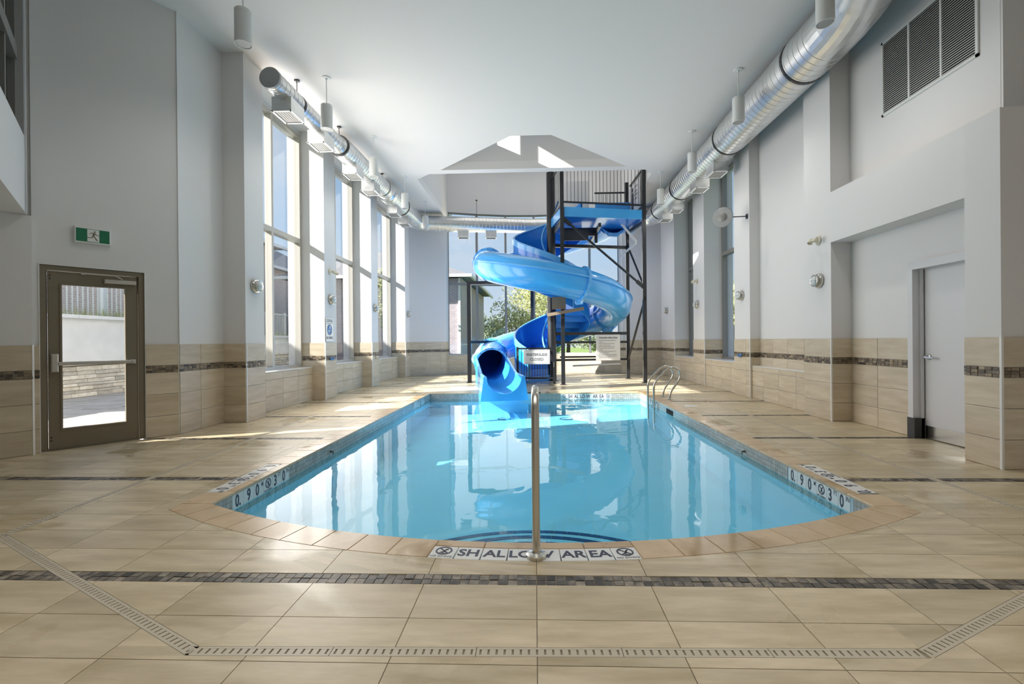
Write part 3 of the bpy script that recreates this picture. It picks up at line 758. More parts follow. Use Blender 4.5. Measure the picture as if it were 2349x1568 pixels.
# main drains, skimmer, lane anchors
for x in (-.73, .73):
    d = obj('drain_ring', ring2d(.13, .16, 0, .004, 24), M_navy, po); d.location = (x, 10.9, pz(10.9) + .002)
    g = MB()
    for i in range(-3, 4): g.box((i * .03 - .008, -.09, 0), (i * .03 + .008, .09, .003))
    gg = obj('drain_grate', g, M_white, po); gg.location = (x, 10.9, pz(10.9) + .002)
sk = obj('skimmer_mouth', MB().box((XR - .012, 8.85, -.15), (XR - .004, 9.28, -.06)), M_dark, po)
for x, s_ in ((XL + .01, 1), (XR - .01, -1)):
    e_ = MB().lathe([(.012, 0), (.012, .02), (.006, .022), (.006, .035)], 10, Matrix.Translation((x, 5.85, -.1)) @ Matrix.Rotation(s_ * PI / 2, 4, 'Y'))
    e_.tube([(x + s_ * .035, 5.85 + .02 * math.cos(t), -.115 + .02 * math.sin(t)) for t in [i * PI / 5 for i in range(10)]], .004, 6, closed=True)
    obj('rope_anchor', e_, M_rubber, po)
# water
wm = MB(); win = [arc_pt(AR - .007, XL + .008 + (XR - XL - .016) * i / 24) for i in range(25)] + [(XR - .008, YF - .008), (XL + .008, YF - .008)]
wm.add([(x, y, -.15) for x, y in win], [tuple(range(len(win)))])
tag(obj('water', wm, M_water), 'clear turquoise pool water with window reflections', 'water', kind='structure')
# ------------------------------------------------------------------ exit door on the left
dr = thing('door_1', 'taupe metal exit door with a tall glass pane and push bar on the left', 'door', kind='structure')
f = MB()
lbx(f, MW, (-1.39, 0, -.16), (-1.335, 2.28, -.02)); lbx(f, MW, (-.44, 0, -.16), (-.385, 2.28, -.02)); lbx(f, MW, (-1.335, 2.225, -.16), (-.44, 2.28, -.02))
lbx(f, MW, (-1.335, 0, -.16), (-1.32, 2.225, -.09)); lbx(f, MW, (-.455, 0, -.16), (-.44, 2.225, -.09)); lbx(f, MW, (-1.335, -.005, -.16), (-.44, .012, -.02))
obj('door_frame', f, M_taupe, dr)
trim = MB(); lbx(trim, MW, (-1.4, 0, -.02), (-1.392, 2.292, .004)); lbx(trim, MW, (-.383, 0, -.02), (-.375, 2.292, .004)); lbx(trim, MW, (-1.4, 2.284, -.02), (-.375, 2.292, .004))
obj('edge_trim', trim, M_white, dr)
lf = MB(); a, b, c, d = -1.318, -.457, .015, 2.215; ga, gb, gc, gd = -1.195, -.585, .26, 2.05
for p, q in (((a, c), (ga, d)), ((gb, c), (b, d)), ((ga, c), (gb, gc)), ((ga, gd), (gb, d))): lbx(lf, MW, (p[0], p[1], -.085), (q[0], q[1], -.04))
leaf_ = obj('door_leaf', lf, M_taupe, dr)
bd = MB()
for p, q in (((ga - .02, gc - .02), (ga, gd + .02)), ((gb, gc - .02), (gb + .02, gd + .02)), ((ga, gc - .02), (gb, gc)), ((ga, gd), (gb, gd + .02))): lbx(bd, MW, (p[0], p[1], -.04), (q[0], q[1], -.03))
obj('glazing_bead', bd, M_taupe, leaf_)
obj('pane', lbx(MB(), MW, (ga, gc, -.066), (gb, gd, -.058)), M_glass, leaf_)
pb = MB(); lbx(pb, MW, (-1.31, .93, -.04), (-1.235, 1.25, -.032))
lat = MB().merge(MB().cbox((-1.30, .965, -.032), (-1.235, 1.19, .03), .012), MW)
bar = obj('push_bar', MB().merge(MB().cbox((-1.24, 1.045, -.015), (-.74, 1.09, .03), .006), MW), M_alu, leaf_)
obj('bar_housing', MB().merge(MB().cbox((-.74, 1.045, -.03), (-.53, 1.09, .022), .006), MW), M_alu, leaf_)
obj('bar_end_cap', MB().merge(MB().cbox((-.53, 1.04, -.035), (-.485, 1.095, .024), .012), MW), M_alu, leaf_)
obj('latch_plate', pb, M_taupe, leaf_); obj('latch_head', lat, M_alu, leaf_)
hg = MB()
for z in (.12, .16, 2.12, 2.16): hg.lathe([(.008, 0), (.008, .003)], 10, MW @ Matrix.Translation((-1.30, z, -.04)))
obj('screws', hg, M_dark, leaf_)
cl = obj('door_closer', MB().merge(MB().cbox((-.80, 2.105, -.04), (-.475, 2.155, .025), .006), MW), M_alu, dr)
ar = MB(); pA = MW @ Vector((-.62, 2.165, .0)); pB = MW @ Vector((-.69, 2.20, .06)); pC = MW @ Vector((-1.0, 2.205, -.015))
ar.beam(pA, pB, .02, .008); ar.beam(pB, pC, .022, .008); ar.merge(MB().box((-1.02, 2.195, -.03), (-.98, 2.215, 0)), MW); obj('closer_arm', ar, M_alu, dr)

# ------------------------------------------------------------------ white door in the right hand recess
dr = thing('door_2', 'white painted door with lever handle in the right wall recess', 'door', kind='structure')
f = MB(); f.box((4.90, 6.16, .0), (5.30, 6.24, 2.28)); f.box((4.90, 5.10, 2.18), (5.30, 6.16, 2.28)); f.box((4.955, 5.10, 0), (5.30, 5.13, 2.18)); f.box((4.985, 6.13, 0), (5.02, 6.16, 2.18))
obj('door_frame', f, M_door, dr)
obj('frame_boot', MB().box((4.893, 6.13, 0), (5.03, 6.247, .26)), M_rubber, dr, label='black rubber boot on the door frame')
lf = obj('door_leaf', MB().box((5.03, 5.13, .01), (5.075, 6.13, 2.18)), M_door, dr)
obj('kick_plate', MB().box((5.024, 5.14, .015), (5.031, 6.12, .17)), M_steel, lf)
hm = Matrix.Translation((5.03, 6.06, 1.05)) @ Matrix.Rotation(-PI / 2, 4, 'Y')
h = MB().lathe([(.034, 0), (.034, .008), (.026, .014), (.012, .016), (.012, .06), (0, .062)], 20, hm); h.beam((4.972, 6.07, 1.05), (4.972, 5.94, 1.045), .016, .02); obj('lever_handle', h, M_steel, lf)

# ------------------------------------------------------------------ louvred grille high on the right wall
gr = thing('louvre_grille', 'large white louvred air grille high on the right wall', 'vent', (4.96, 6.0, 4.9))
y0, y1, z0, z1 = 5.30, 6.72, 4.42, 5.46; x = 4.96
f = MB()
for p, q in (((y0, z0), (y0 + .03, z1)), ((y1 - .03, z0), (y1, z1)), ((y0, z0), (y1, z0 + .03)), ((y0, z1 - .03), (y1, z1))): f.box((x - .02, p[0], p[1]), (x, q[0], q[1]))
obj('frame', f, M_whitem, gr)
for y in (5.77, 6.25): obj('divider', MB().box((x - .018, y - .012, z0 + .03), (x, y + .012, z1 - .03)), M_whitem, gr)
obj('backing', MB().box((x - .004, y0 + .03, z0 + .03), (x - .001, y1 - .03, z1 - .03)), M_dark, gr)
sm = None
for (a, b) in ((y0 + .03, 5.758), (5.782, 6.238), (6.262, y1 - .03)):
    n = 34
    for i in range(n):
        z = z0 + .036 + i * (z1 - z0 - .07) / n
        s1 = MB().add([(x - .018, a, z), (x - .018, b, z), (x - .004, b, z + .016), (x - .004, a, z + .016), (x - .018, a, z + .004), (x - .018, b, z + .004), (x - .004, b, z + .02), (x - .004, a, z + .02)],
                      [(0,3,2,1),(4,5,6,7),(0,1,5,4),(1,2,6,5),(2,3,7,6),(3,0,4,7)])
        obj('slat', s1, M_whitem, gr)

# ------------------------------------------------------------------ exit sign
ex = thing('exit_sign', 'green running figure exit sign above the taupe exit door', 'sign', MW @ Vector((-.91, 2.7, .02)))
sx0, sx1, sz0, sz1 = -1.085, -.735, 2.595, 2.80
obj('housing', MB().merge(MB().cbox((sx0, sz0, -.008), (sx1, sz1, .035), .006), MW), M_whitem, ex)
obj('green_panel', lbx(MB(), MW, (sx0 + .015, sz0 + .02, .035), (sx1 - .015, sz1 - .02, .037)), M_exit, ex)
obj('doorway_panel', lbx(MB(), MW, (-.965, sz0 + .025, .037), (-.85, sz1 - .025, .0385)), M_white, ex)
rm = MB(); F = MW @ Matrix.Translation((-.905, 2.695, .0385)) @ Matrix.Scale(.001, 4)
def seg(x0, y0, x1, y1, w): rm.merge(MB().beam((x0, y0, 1), (x1, y1, 1), w, 2), F)
rm.merge(MB().lathe([(10, 0), (10, 2)], 14, Matrix.Translation((12, 54, 0))), F)
for s in ((8, 36, -4, 2, 20), (8, 38, -24, 36, 8), (-24, 36, -40, 18, 7), (10, 36, 30, 14, 8), (30, 14, 55, 12, 7), (-4, 4, -16, -26, 11), (-16, -26, -62, -24, 9), (0, 4, 32, -52, 11), (32, -54, 44, -56, 6)): seg(*s)
obj('running_figure', rm, M_taupe, ex)

# ------------------------------------------------------------------ ceiling pendants
def pendant(name, label, up):
    t = thing(name, label, 'pendant lamp', group='white cylinder pendants along the pool'); r = .102
    can = MB().lathe([(0, .44), (r - .006, .44), (r, .432), (r, .40), (r - .003, .398), (r - .003, .394), (r, .392), (r, 0), (r - .008, 0), (r - .014, .012), (r - .05, .16), (0, .16)], 28)
    obj('can', can, M_whitem, t, True)
    obj('reflector', MB().lathe([(r - .016, .006), (r - .03, .06), (r - .055, .15), (.0, .152)], 24), M_galvd, t, True)
    obj('rod', MB().tube([(0, 0, .44), (0, 0, up - .01)], .008, 10), M_whitem, t, True)
    obj('canopy', MB().lathe([(.014, up - .045), (.02, up - .02), (.075, up - .014), (.08, up)], 24), M_whitem, t, True)
    return t
P0 = pendant('pendant_lamp', 'white cylinder pendant on the left side nearest the viewer', 6.1 - 5.16)
P0.location = (-3.73, 5.85, 5.16)
for (x, y), l in (((-3.73, 8.25), 'white cylinder pendant on the left side, second from the viewer'), ((-3.72, 10.66), 'white cylinder pendant on the left side, third from the viewer'),
                  ((-3.72, 13.26), 'white cylinder pendant on the left side, fourth from the viewer'), ((-3.70, 15.69), 'white cylinder pendant in front of the turning duct at the far left'),
                  ((3.60, 5.80), 'white cylinder pendant in front of the duct elbow at the upper right'), ((3.67, 8.37), 'white cylinder pendant on the right side, second from the viewer'),
                  ((3.67, 10.79), 'white cylinder pendant on the right side, third from the viewer'), ((3.64, 13.34), 'white cylinder pendant on the right side, fourth from the viewer'), ((3.64, 15.8), 'white cylinder pendant at the far right beside the slide tower post')):
    dup(P0, (x, y, 5.16), 0, l)
for x, y in ((-3.73, 5.85), (3.67, 5.85), (-3.73, 8.25), (3.67, 8.37), (-3.72, 10.66), (3.67, 10.79), (-3.72, 13.26), (3.64, 13.34)):  # fill spots added below the pendants, which themselves hang unlit
    l = bpy.data.lights.new('pendant_fill', 'SPOT'); l.energy = 30; l.spot_size = 2.9; l.spot_blend = 1.0; l.shadow_soft_size = .08; l.color = (1, .96, .9)
    o = bpy.data.objects.new('pendant_fill', l); COL.objects.link(o); o.location = (x, y, 5.15)

# ------------------------------------------------------------------ wall sconces (oval bulkheads), twin emergency lights, hooks
def rotZ(a): return Matrix.Rotation(a, 4, 'Z')
def sconce(label):
    t = thing('wall_sconce', label, 'wall light', group='round caged bulkhead lights on the columns')     # faces +x
    X = Matrix.Rotation(PI / 2, 4, 'Y')
    obj('base', MB().lathe([(.115, 0), (.118, .02), (.105, .05), (.10, .055)], 28, X), M_steel, t, True)
    obj('lens', MB().lathe([(.088, .05), (.085, .08), (.065, .105), (.03, .118), (0, .121)], 28, X), M_frost, t, True)
    rg = MB(); rg.tube([(.085, .093 * math.cos(a), .093 * math.sin(a)) for a in [2 * PI * i / 28 for i in range(28)]], .0085, 8, closed=True)
    obj('guard_ring', rg, M_steel, t, True)
    obj('guard_bar', MB().tube([(.075, -.10, 0), (.118, -.06, 0), (.127, 0, 0), (.118, .06, 0), (.075, .10, 0)], .004, 8), M_steel, t, True)
    return t
S0 = sconce('steel ringed wall light on the left column beside the exit door'); S0.location = (-4.75, 7.70, 2.27)
for loc, rz, l in (((-4.75, 10.62, 2.30), 0, 'steel ringed wall light above the no diving sign'), ((-4.75, 13.6, 2.32), 0, 'steel ringed wall light on the left column between second and third windows'),
                   ((-4.75, 17.2, 2.35), 0, 'steel ringed wall light on the farthest left column'), ((4.65, 7.70, 2.24), PI, 'steel ringed wall light beside the door recess on the right'),
                   ((4.75, 10.75, 2.30), PI, 'steel ringed wall light on the column below the round mirror'), ((4.79, 13.75, 2.33), PI, 'steel ringed wall light on the column between the two right windows'),
                   ((4.80, 16.9, 2.36), PI, 'steel ringed wall light on the farthest right column')): dup(S0, loc, rz, l)
def emerg(label):
    t = thing('emergency_light', label, 'wall light', group='cream twin head emergency lights')
    X = Matrix.Rotation(PI / 2, 4, 'Y')
    obj('wall_plate', MB().lathe([(.075, 0), (.075, .008), (.06, .016), (0, .018)], 22, X), M_cream, t, True)
    obj('neck', MB().tube([(.016, 0, 0), (.09, 0, 0), (.1, -.02, 0), (.1, .1, .0)], .014, 8), M_cream, t, True)
    for y, ry in ((-.03, .35), (.11, -.3)):
        M = Matrix.Translation((.1, y, -.005)) @ Matrix.Rotation(ry, 4, 'X') @ Matrix.Rotation(PI - .5, 4, 'Y')
        hd = obj('lamp_head', MB().lathe([(0, -.045), (.026, -.04), (.04, .035), (.042, .045), (.034, .045), (.03, .035), (0, .03)], 18, M), M_cream, t, True)
        obj('bulb', MB().lathe([(0, .04), (.02, .036), (.024, .031)], 12, M), M_steel, hd, True)
    return t
E0 = emerg('cream twin head emergency light above the wall light beside the right door recess'); E0.location = (4.65, 7.72, 2.90); E0.rotation_euler = (0, 0, PI)
dup(E0, (-4.75, 10.6, 2.95), 0, 'cream twin head emergency light on the left column above the no diving sign')
dup(E0, (4.79, 13.8, 3.02), PI, 'cream twin head emergency light on the column between the two right windows')
def hook(label, m=M_steel):
    t = thing('wall_hook', label, 'hook', group='hooks on the mosaic band')
    obj('plate', MB().cbox((0, -.012, -.11), (.008, .012, .12), .003), m, t)
    obj('hook_arm', MB().tube([(.008, 0, -.09), (.04, 0, -.11), (.075, 0, -.10), (.085, 0, -.06)], .007, 8), m, t, True)
    return t
h0 = hook('metal pole hook on the left column between second and third windows'); h0.location = (-4.738, 13.62, .91)
dup(h0, (-4.738, 17.2, .92), 0, 'metal pole hook on the farthest left column')
t = thing('rope_cleat', 'blue plastic cleat on the mosaic of the left column with the no diving sign', 'hook', (-4.738, 10.6, .93))
obj('plate', MB().cbox((-4.738, 10.55, .90), (-4.73, 10.65, .96), .003), M_bluep, t); obj('horn', MB().tube([(-4.72, 10.50, .955), (-4.70, 10.56, .90), (-4.70, 10.64, .90), (-4.72, 10.72, .965)], .014, 8), M_bluep, t, True)
c2 = dup(t, (4.738, 10.8, .93), PI, 'blue plastic cleat on the mosaic of the right column below the round mirror')

# ------------------------------------------------------------------ convex mirror on an arm
t = thing('convex_mirror', 'round convex mirror on a black arm beside the right windows', 'mirror', (4.75, 10.45, 4.03))
obj('wall_bracket', MB().cbox((4.73, 10.42, 3.98), (4.75, 10.48, 4.08), .004), M_black, t)
obj('arm', MB().tube([(4.74, 10.45, 4.03), (4.22, 10.5, 4.03)], .012, 8), M_black, t, True)
Mm = frame((4.24, 10.5, 4.03), (0.72, -.69, 0), (0, 0, 1)) @ Matrix.Rotation(0, 4, 'X')
obj('mirror_disc', MB().lathe([(0, -.012), (.215, -.012), (.225, 0), (.215, .008), (.15, .03), (0, .05)], 36, Mm @ Matrix.Rotation(PI, 4, 'X')), M_galvd, t, True)
obj('back_boss', MB().lathe([(.095, .012), (.095, .02), (.07, .03), (.02, .034), (0, .034)], 24, Mm), M_alud, t, True)

# ------------------------------------------------------------------ spiral duct around the hall
dc = thing('spiral_duct', 'galvanised spiral air duct running under the ceiling around the hall', 'duct', (0, 12, 5.7))
def seg_duct(p, q, r0, r1=None, pitch=.13, m=M_galv, n=32):
    r1 = r1 or r0; p = Vector(p); q = Vector(q); L_ = (q - p).length; k = max(1, int(L_ / pitch)); pts = []; rs = []
    for i in range(k):
        for t, b in ((0, 0), (.42, 0), (.46, .006), (.54, .006), (.58, 0)):
            f_ = (i + t) / k; pts.append(p.lerp(q, f_)); rs.append(r0 + (r1 - r0) * f_ + b)
    pts.append(q); rs.append(r1)
    return obj('duct_section', MB().tube(pts, rs, n), m, dc, True)
def elbow(p, d0, d1, r, steps=5, rad=.55):
    """mitred elbow centred on the corner p"""
    p = Vector(p); d0 = Vector(d0).normalized(); d1 = Vector(d1).normalized()
    a = p - d0 * rad; b = p + d1 * rad
    pts = [a.lerp(p, t).lerp(p.lerp(b, t), t) for t in [i / steps for i in range(steps + 1)]]
    obj('elbow', MB().tube(pts, r, 32), M_galv, dc)
    return a, b
ZD = 5.70
a0, b0 = elbow((4.3, 6.35, ZD), (0, -1, 0), (-.3, -.954, 0), .375, 3, .45)
seg_duct(b0, Vector(b0) + Vector((-.3, -.954, 0)) * 2.5, .375, pitch=.6)
seg_duct((4.3, 10.35, ZD), a0, .355, .375); seg_duct((4.3, 14.2, ZD), (4.3, 10.35, ZD), .33, .345)
a1, b1 = elbow((4.3, 17.05, ZD), (0, 1, 0), (-1, .12, 0), .30, 5, .6)
seg_duct(a1, (4.3, 14.2, ZD), .305, .32)
a2, b2 = elbow((0.2, 17.72, ZD), (-1, .12, 0), (-1, -.12, 0), .27, 4, .5)
seg_duct(a2, b1, .27, .30); 
a3, b3 = elbow((-4.3, 17.05, ZD), (-1, -.12, 0), (0, -1, 0), .29, 5, .6)
seg_duct(b2, a3, .27, .29)
seg_duct(b3, (-4.3, 13.6, ZD), .285, .285); seg_duct((-4.3, 13.6, ZD), (-4.3, 13.3, ZD), .285, .24, .4); seg_duct((-4.3, 13.3, ZD), (-4.3, 10.3, ZD - .02), .235)
seg_duct((-4.3, 10.3, ZD - .02), (-4.3, 9.95, ZD - .04), .235, .17, .4); seg_duct((-4.3, 9.95, ZD - .04), (-4.3, 7.45, ZD - .05), .168)
obj('end_cap', MB().lathe([(0, 0), (.172, 0), (.172, .05)], 32, frame((-4.3, 7.42, ZD - .05), (1, 0, 0), (0, 0, 1)) @ Matrix.Rotation(PI, 4, 'X')), M_galvd, dc, label='dull grey end cap')
for p, d, r in (((-4.3, 8.3, ZD - .05), (0, 1, 0), .172), ((-4.3, 10.12, ZD - .03), (0, 1, 0), .225), ((-4.3, 13.0, ZD), (0, 1, 0), .24), ((-4.3, 14.85, ZD), (0, 1, 0), .29), ((-2.15, 17.42, ZD), (1, .12, 0), .28),
                ((4.3, 7.46, ZD), (0, 1, 0), .374), ((4.3, 10.29, ZD), (0, 1, 0), .358), ((4.3, 13.6, ZD), (0, 1, 0), .338), ((4.3, 15.8, ZD), (0, 1, 0), .317)):
    u = Vector((-d[1], d[0], 0)).normalized(); M = frame(p, u, (0, 0, 1))
    s1 = MB().lathe([(r - .004, -.025), (r + .007, -.025), (r + .007, .025), (r - .004, .025)], 32, M)
    hi = 6.65 if abs(p[0]) < 3.3 else CT
    s1.tube([Vector(p) + Vector((0, 0, r)), (p[0], p[1], hi - .02)], .008, 6); s1.box((p[0] - .035, p[1] - .035, hi - .03), (p[0] + .035, p[1] + .035, hi))
    obj('hanger_strap', s1, M_black, dc)
def diffuser(p, d, r, w_=.34, l_=.46):
    """sheet metal outlet boot hanging below and inward of the duct"""
    d = Vector(d).normalized(); nx = Vector((d.y, -d.x, 0)); 
    Mx = Matrix(((d.x, nx.x, 0, p[0]), (d.y, nx.y, 0, p[1]), (0, 0, 1, p[2]), (0, 0, 0, 1)))
    t = obj('diffuser', MB().merge(MB().box((-l_ / 2, -w_ / 2, -r - .2), (l_ / 2, w_ / 2, -r * .75)), Mx), M_galv, dc)
    gq = MB()
    for i in range(7): gq.merge(MB().box((-l_ / 2 + .03, -w_ / 2 + .035 + i * (w_ - .08) / 6, -r - .206), (l_ / 2 - .03, -w_ / 2 + .045 + i * (w_ - .08) / 6, -r - .200)), Mx)
    fq = MB()
    for q, s in (((-l_ / 2 - .012, -w_ / 2 - .012), (l_ / 2 + .012, -w_ / 2 + .025)), ((-l_ / 2 - .012, w_ / 2 - .025), (l_ / 2 + .012, w_ / 2 + .012)), ((-l_ / 2 - .012, -w_ / 2), (-l_ / 2 + .025, w_ / 2)), ((l_ / 2 - .025, -w_ / 2), (l_ / 2 + .012, w_ / 2))):
        fq.merge(MB().box((*q, -r - .212), (*s, -r - .198)), Mx)
    obj('outlet_backing', MB().merge(MB().box((-l_ / 2 + .02, -w_ / 2 + .02, -r - .2015), (l_ / 2 - .02, w_ / 2 - .02, -r - .199)), Mx), M_alud, t)
    obj('outlet_frame', fq, M_whitem, t); obj('outlet_louvres', gq, M_wood, t)
for y, r in ((8.0, .168), (9.25, .168), (10.9, .235), (12.1, .235), (14.1, .285), (15.3, .285)): diffuser((-4.3, y, ZD - (.05 if y < 10 else 0)), (0, 1, 0), r)
for y, r in ((10.95, .345), (12.1, .34), (14.1, .32), (15.2, .315)): diffuser((4.3, y, ZD), (0, 1, 0), r)
for x, y in ((-2.65, 17.38), (-1.62, 17.5)): diffuser((x, y, ZD), (1, .12, 0), .28, .34, .4)
# ------------------------------------------------------------------ slide tower (black steel frame)
tw = thing('slide_tower', 'black steel tower carrying the slide start platform and blue fascia', 'tower', (2, 15, 0))
P1, P2, PB, PL = (.84, 13.68), (3.36, 14.2), (3.15, 15.70), (-2.06, 14.55)
PC = (.57, 15.18)
def post(p, z1, s=.11, z0=0):
    m1 = MB(); m1.beam((*p, z0 + .012), (*p, z1), s, s, up=(0, 1, 0)); m1.box((p[0] - .1, p[1] - .1, z0), (p[0] + .1, p[1] + .1, z0 + .012)); return obj('leg', m1, M_black, tw)
post(P1, 7.2); post(P2, 7.2); post(PB, 6.6); post(PL, 3.2, .12); post((-.08, 17.45), 4.2, .12)
def beam(name, a, b, w_, h_=None, m=M_black): return obj(name, MB().beam(a, b, w_, h_), m, tw)
ZP = 5.0
lerp2 = lambda a, b, t: (a[0] + (b[0] - a[0]) * t, a[1] + (b[1] - a[1]) * t)
beam('beam', (PC[0], PC[1], 4.42), (*PB, 4.42), .09, .10); beam('beam', (*P1, 4.86), (PC[0] + .1, PC[1], 4.86), .08, .1); beam('beam', (*P2, 4.9), (*PB, 4.9), .08, .1)
beam('beam', (.9, 14.9, 4.78), (2.0, 14.9, 4.78), .08, .26); beam('beam', (2.0, 14.0, 4.78), (2.0, 16.6, 4.78), .08, .12); beam('beam', (2.0, 14.9, 4.42), (2.0, 14.9, 4.78), .09, .09)
beam('bracket_plate', (.85, 14.62, 4.62), (1.72, 14.62, 4.62), .02, .34)
for z in (1.53,): beam('beam', (PC[0] - .02, PC[1] + .05, z), (PB[0], PB[1], z), .09, .10)
for z, s in ((1.24, .07), (.66, .07)): beam('guard_rail', (PC[0], PC[1] + .05, z), (PB[0], PB[1], z), .05, s)
beam('guard_rail', (.9, 16.4, .72), (3.0, 16.6, .72), .05, .06)
def brace(a, b): 
    m1 = MB().tube([a, b], .035, 10)
    d_ = (Vector(b) - Vector(a)).normalized()
    for e, s in ((Vector(a), 1), (Vector(b), -1)): m1.beam(e - d_ * s * .12, e + d_ * s * .22, .02, .12)
    return obj('brace', m1, M_black, tw, True)
brace((.93, 13.68, 4.86), (3.28, 14.16, 2.95)); brace((PB[0], PB[1] - .02, 4.5), (P2[0], P2[1] + .06, 2.95)); brace((PB[0], PB[1], .64), (P2[0], P2[1], 2.5))
beam('beam', (PL[0], PL[1], 3.15), (-.86, 14.55, 3.15), .09, .1); beam('beam', (PL[0], PL[1], 1.28), (-.08, 17.4, 1.28), .07, .08)
obj('saddle_plate', MB().add([(-1.55, 14.53, 3.2), (-.95, 14.53, 3.2), (-1.05, 14.53, 3.40), (-1.5, 14.53, 3.40), (-1.55, 14.57, 3.2), (-.95, 14.57, 3.2), (-1.05, 14.57, 3.40), (-1.5, 14.57, 3.40)],
    [(0,3,2,1),(4,5,6,7),(0,1,5,4),(1,2,6,5),(2,3,7,6),(3,0,4,7)]), M_black, tw)
# brown bracket where the tube crosses the front leg
obj('bracket_panel', MB().box((.52, 13.52, 2.22), (.92, 13.55, 2.58)), M_brown, tw, label='brown bracket panel under the tube')
obj('bracket_arm', MB().beam((.38, 13.52, 2.05), (1.42, 13.30, 2.22), .10, .09), M_brown, tw, label='brown box bracket arm')
# platform
deck = [P1, P2, (3.3, 15.9), (2.6, 17.0), (1.1, 17.0), (.62, 15.5)]
obj('platform_deck', MB().prism(deck, 5.02, 5.10), M_fluS, tw)
def fascia(a, b, z0=4.97, z1=5.25): return obj('fascia', MB().beam((*a, (z0 + z1) / 2), (*b, (z0 + z1) / 2), .05, z1 - z0), M_fluD, tw)
fascia(lerp2(P1, P2, .025), lerp2(P1, P2, .975)); fascia(lerp2(P1, PC, .06), lerp2(P1, PC, .9)); fascia(lerp2(P2, (3.3, 15.9), .05), (3.3, 15.9), 4.9, 5.2)
def railing(a, b, n, z0=5.40, z1=6.55, skip=()):
    obj('rail', MB().beam((*a, z0), (*b, z0), .04, .05), M_black, tw); obj('rail', MB().beam((*a, z1), (*b, z1), .04, .05), M_black, tw)
    for i in range(1, n):
        p = lerp2(a, b, i / n); obj('baluster', MB().tube([(*p, z0), (*p, z1)], .008, 6), M_black, tw)
railing(lerp2(P1, P2, .02), lerp2(P1, P2, .98), 22); railing(lerp2(P1, PC, .05), lerp2(P1, PC, .93), 9, 5.3, 6.55); railing(P2, (3.3, 15.9), 12); railing((2.1, 15.95), (3.25, 15.95), 9, 5.45, 6.35)
obj('screen_panel', MB().box((1.0, 16.3, 5.62), (1.95, 16.33, 6.9)), M_white, tw, label='pale screen panel behind the railing')
obj('board_panel', MB().add([(P2[0] - .07, 14.4, 5.42), (3.24, 15.65, 5.42), (3.24, 15.65, 6.35), (P2[0] - .07, 14.4, 6.35), (P2[0] - .05, 14.4, 5.42), (3.26, 15.65, 5.42), (3.26, 15.65, 6.35), (P2[0] - .05, 14.4, 6.35)],
    [(0,3,2,1),(4,5,6,7),(0,1,5,4),(1,2,6,5),(2,3,7,6),(3,0,4,7)]), M_white, tw, label='white instruction board with pictogram')
pm = MB(); Fb = frame((3.268, 15.0, 5.9), (.04, -1, 0), (0, 0, 1)); 
pm.merge(MB().lathe([(.07, 0), (.07, .004)], 18, Matrix.Translation((-.25, .3, .02))), Fb); pm.merge(MB().box((-.36, -.1, .02), (-.14, .18, .024)), Fb); pm.merge(MB().box((-.34, -.42, .02), (-.27, -.1, .024)), Fb); pm.merge(MB().box((-.22, -.42, .02), (-.15, -.1, .024)), Fb)
for i, z in enumerate((.28, .14, .02, -.1)): pm.merge(MB().box((.02, z, .02), (.38 - .05 * (i % 2), z + .02, .024)), Fb)
Fq = frame((3.265, 15.0, 5.88), (.07 / 1.25, -1.0, 0), (0, 0, 1))
obj('pictogram', MB().merge(pm, Matrix.Translation((.0, 0, 0))), M_print, tw)
obj('start_panel', MB().box((2.05, 15.38, 5.12), (3.2, 15.43, 5.85)), M_fluD, tw); obj('start_wall', MB().add([(1.25, 16.0, 5.1), (1.8, 16.0, 5.1), (1.8, 16.0, 5.8), (1.6, 16.0, 5.8), (1.25, 16.06, 5.1), (1.8, 16.06, 5.1), (1.8, 16.06, 5.8), (1.6, 16.06, 5.8)],
    [(0,3,2,1),(4,5,6,7),(0,1,5,4),(1,2,6,5),(2,3,7,6),(3,0,4,7)]), M_fluD, tw)
obj('drain_pipe', MB().tube([(2.75, 14.6, 4.93), (2.8, 14.6, 4.9), (3.22, 14.7, 4.42), (3.22, 14.72, 4.36), (2.9, 15.5, 4.1)], .035, 10), M_white, tw, True)

obj('white_pipe', MB().tube([(1.35, 16.5, .40), (3.05, 16.5, .46)], .03, 10), M_white, tw, True, label='white pipe under the guard rails')
# ------------------------------------------------------------------ spiral stair
st = thing('spiral_staircase', 'blue fibreglass spiral staircase winding around the dark tower column', 'staircase', (PC[0], PC[1], 0))
obj('center_column', MB().lathe([(.22, 0), (.22, .015), (.14, .02), (.14, 6.8), (0, 6.82)], 28, Matrix.Translation((PC[0], PC[1], 0))), M_black, st, True)
RO = 1.22; TH0 = 232; NS = 26; DTH = 575 / NS; RISE = 5.1 / NS
def pol(r, a, z=0): return (PC[0] + r * math.cos(math.radians(a)), PC[1] + r * math.sin(math.radians(a)), z)
for i in range(NS):
    a0 = TH0 - i * DTH; a1 = a0 - DTH; z = (i + 1) * RISE; m1 = MB(); K = 4
    top = [pol(RO - .03, a0 + (a1 - a0) * k / K) for k in range(K + 1)]; inn = [pol(.15, a1), pol(.15, a0)]
    poly = [(p[0], p[1]) for p in top + inn][::-1]
    m1.prism(poly, z - .045, z)
    r0, r1 = pol(.15, a0), pol(RO - .03, a0); m1.beam((r0[0], r0[1], z - RISE / 2 - .02), (r1[0], r1[1], z - RISE / 2 - .02), .03, RISE + .04)
    obj('tread', m1, M_fluS, st)
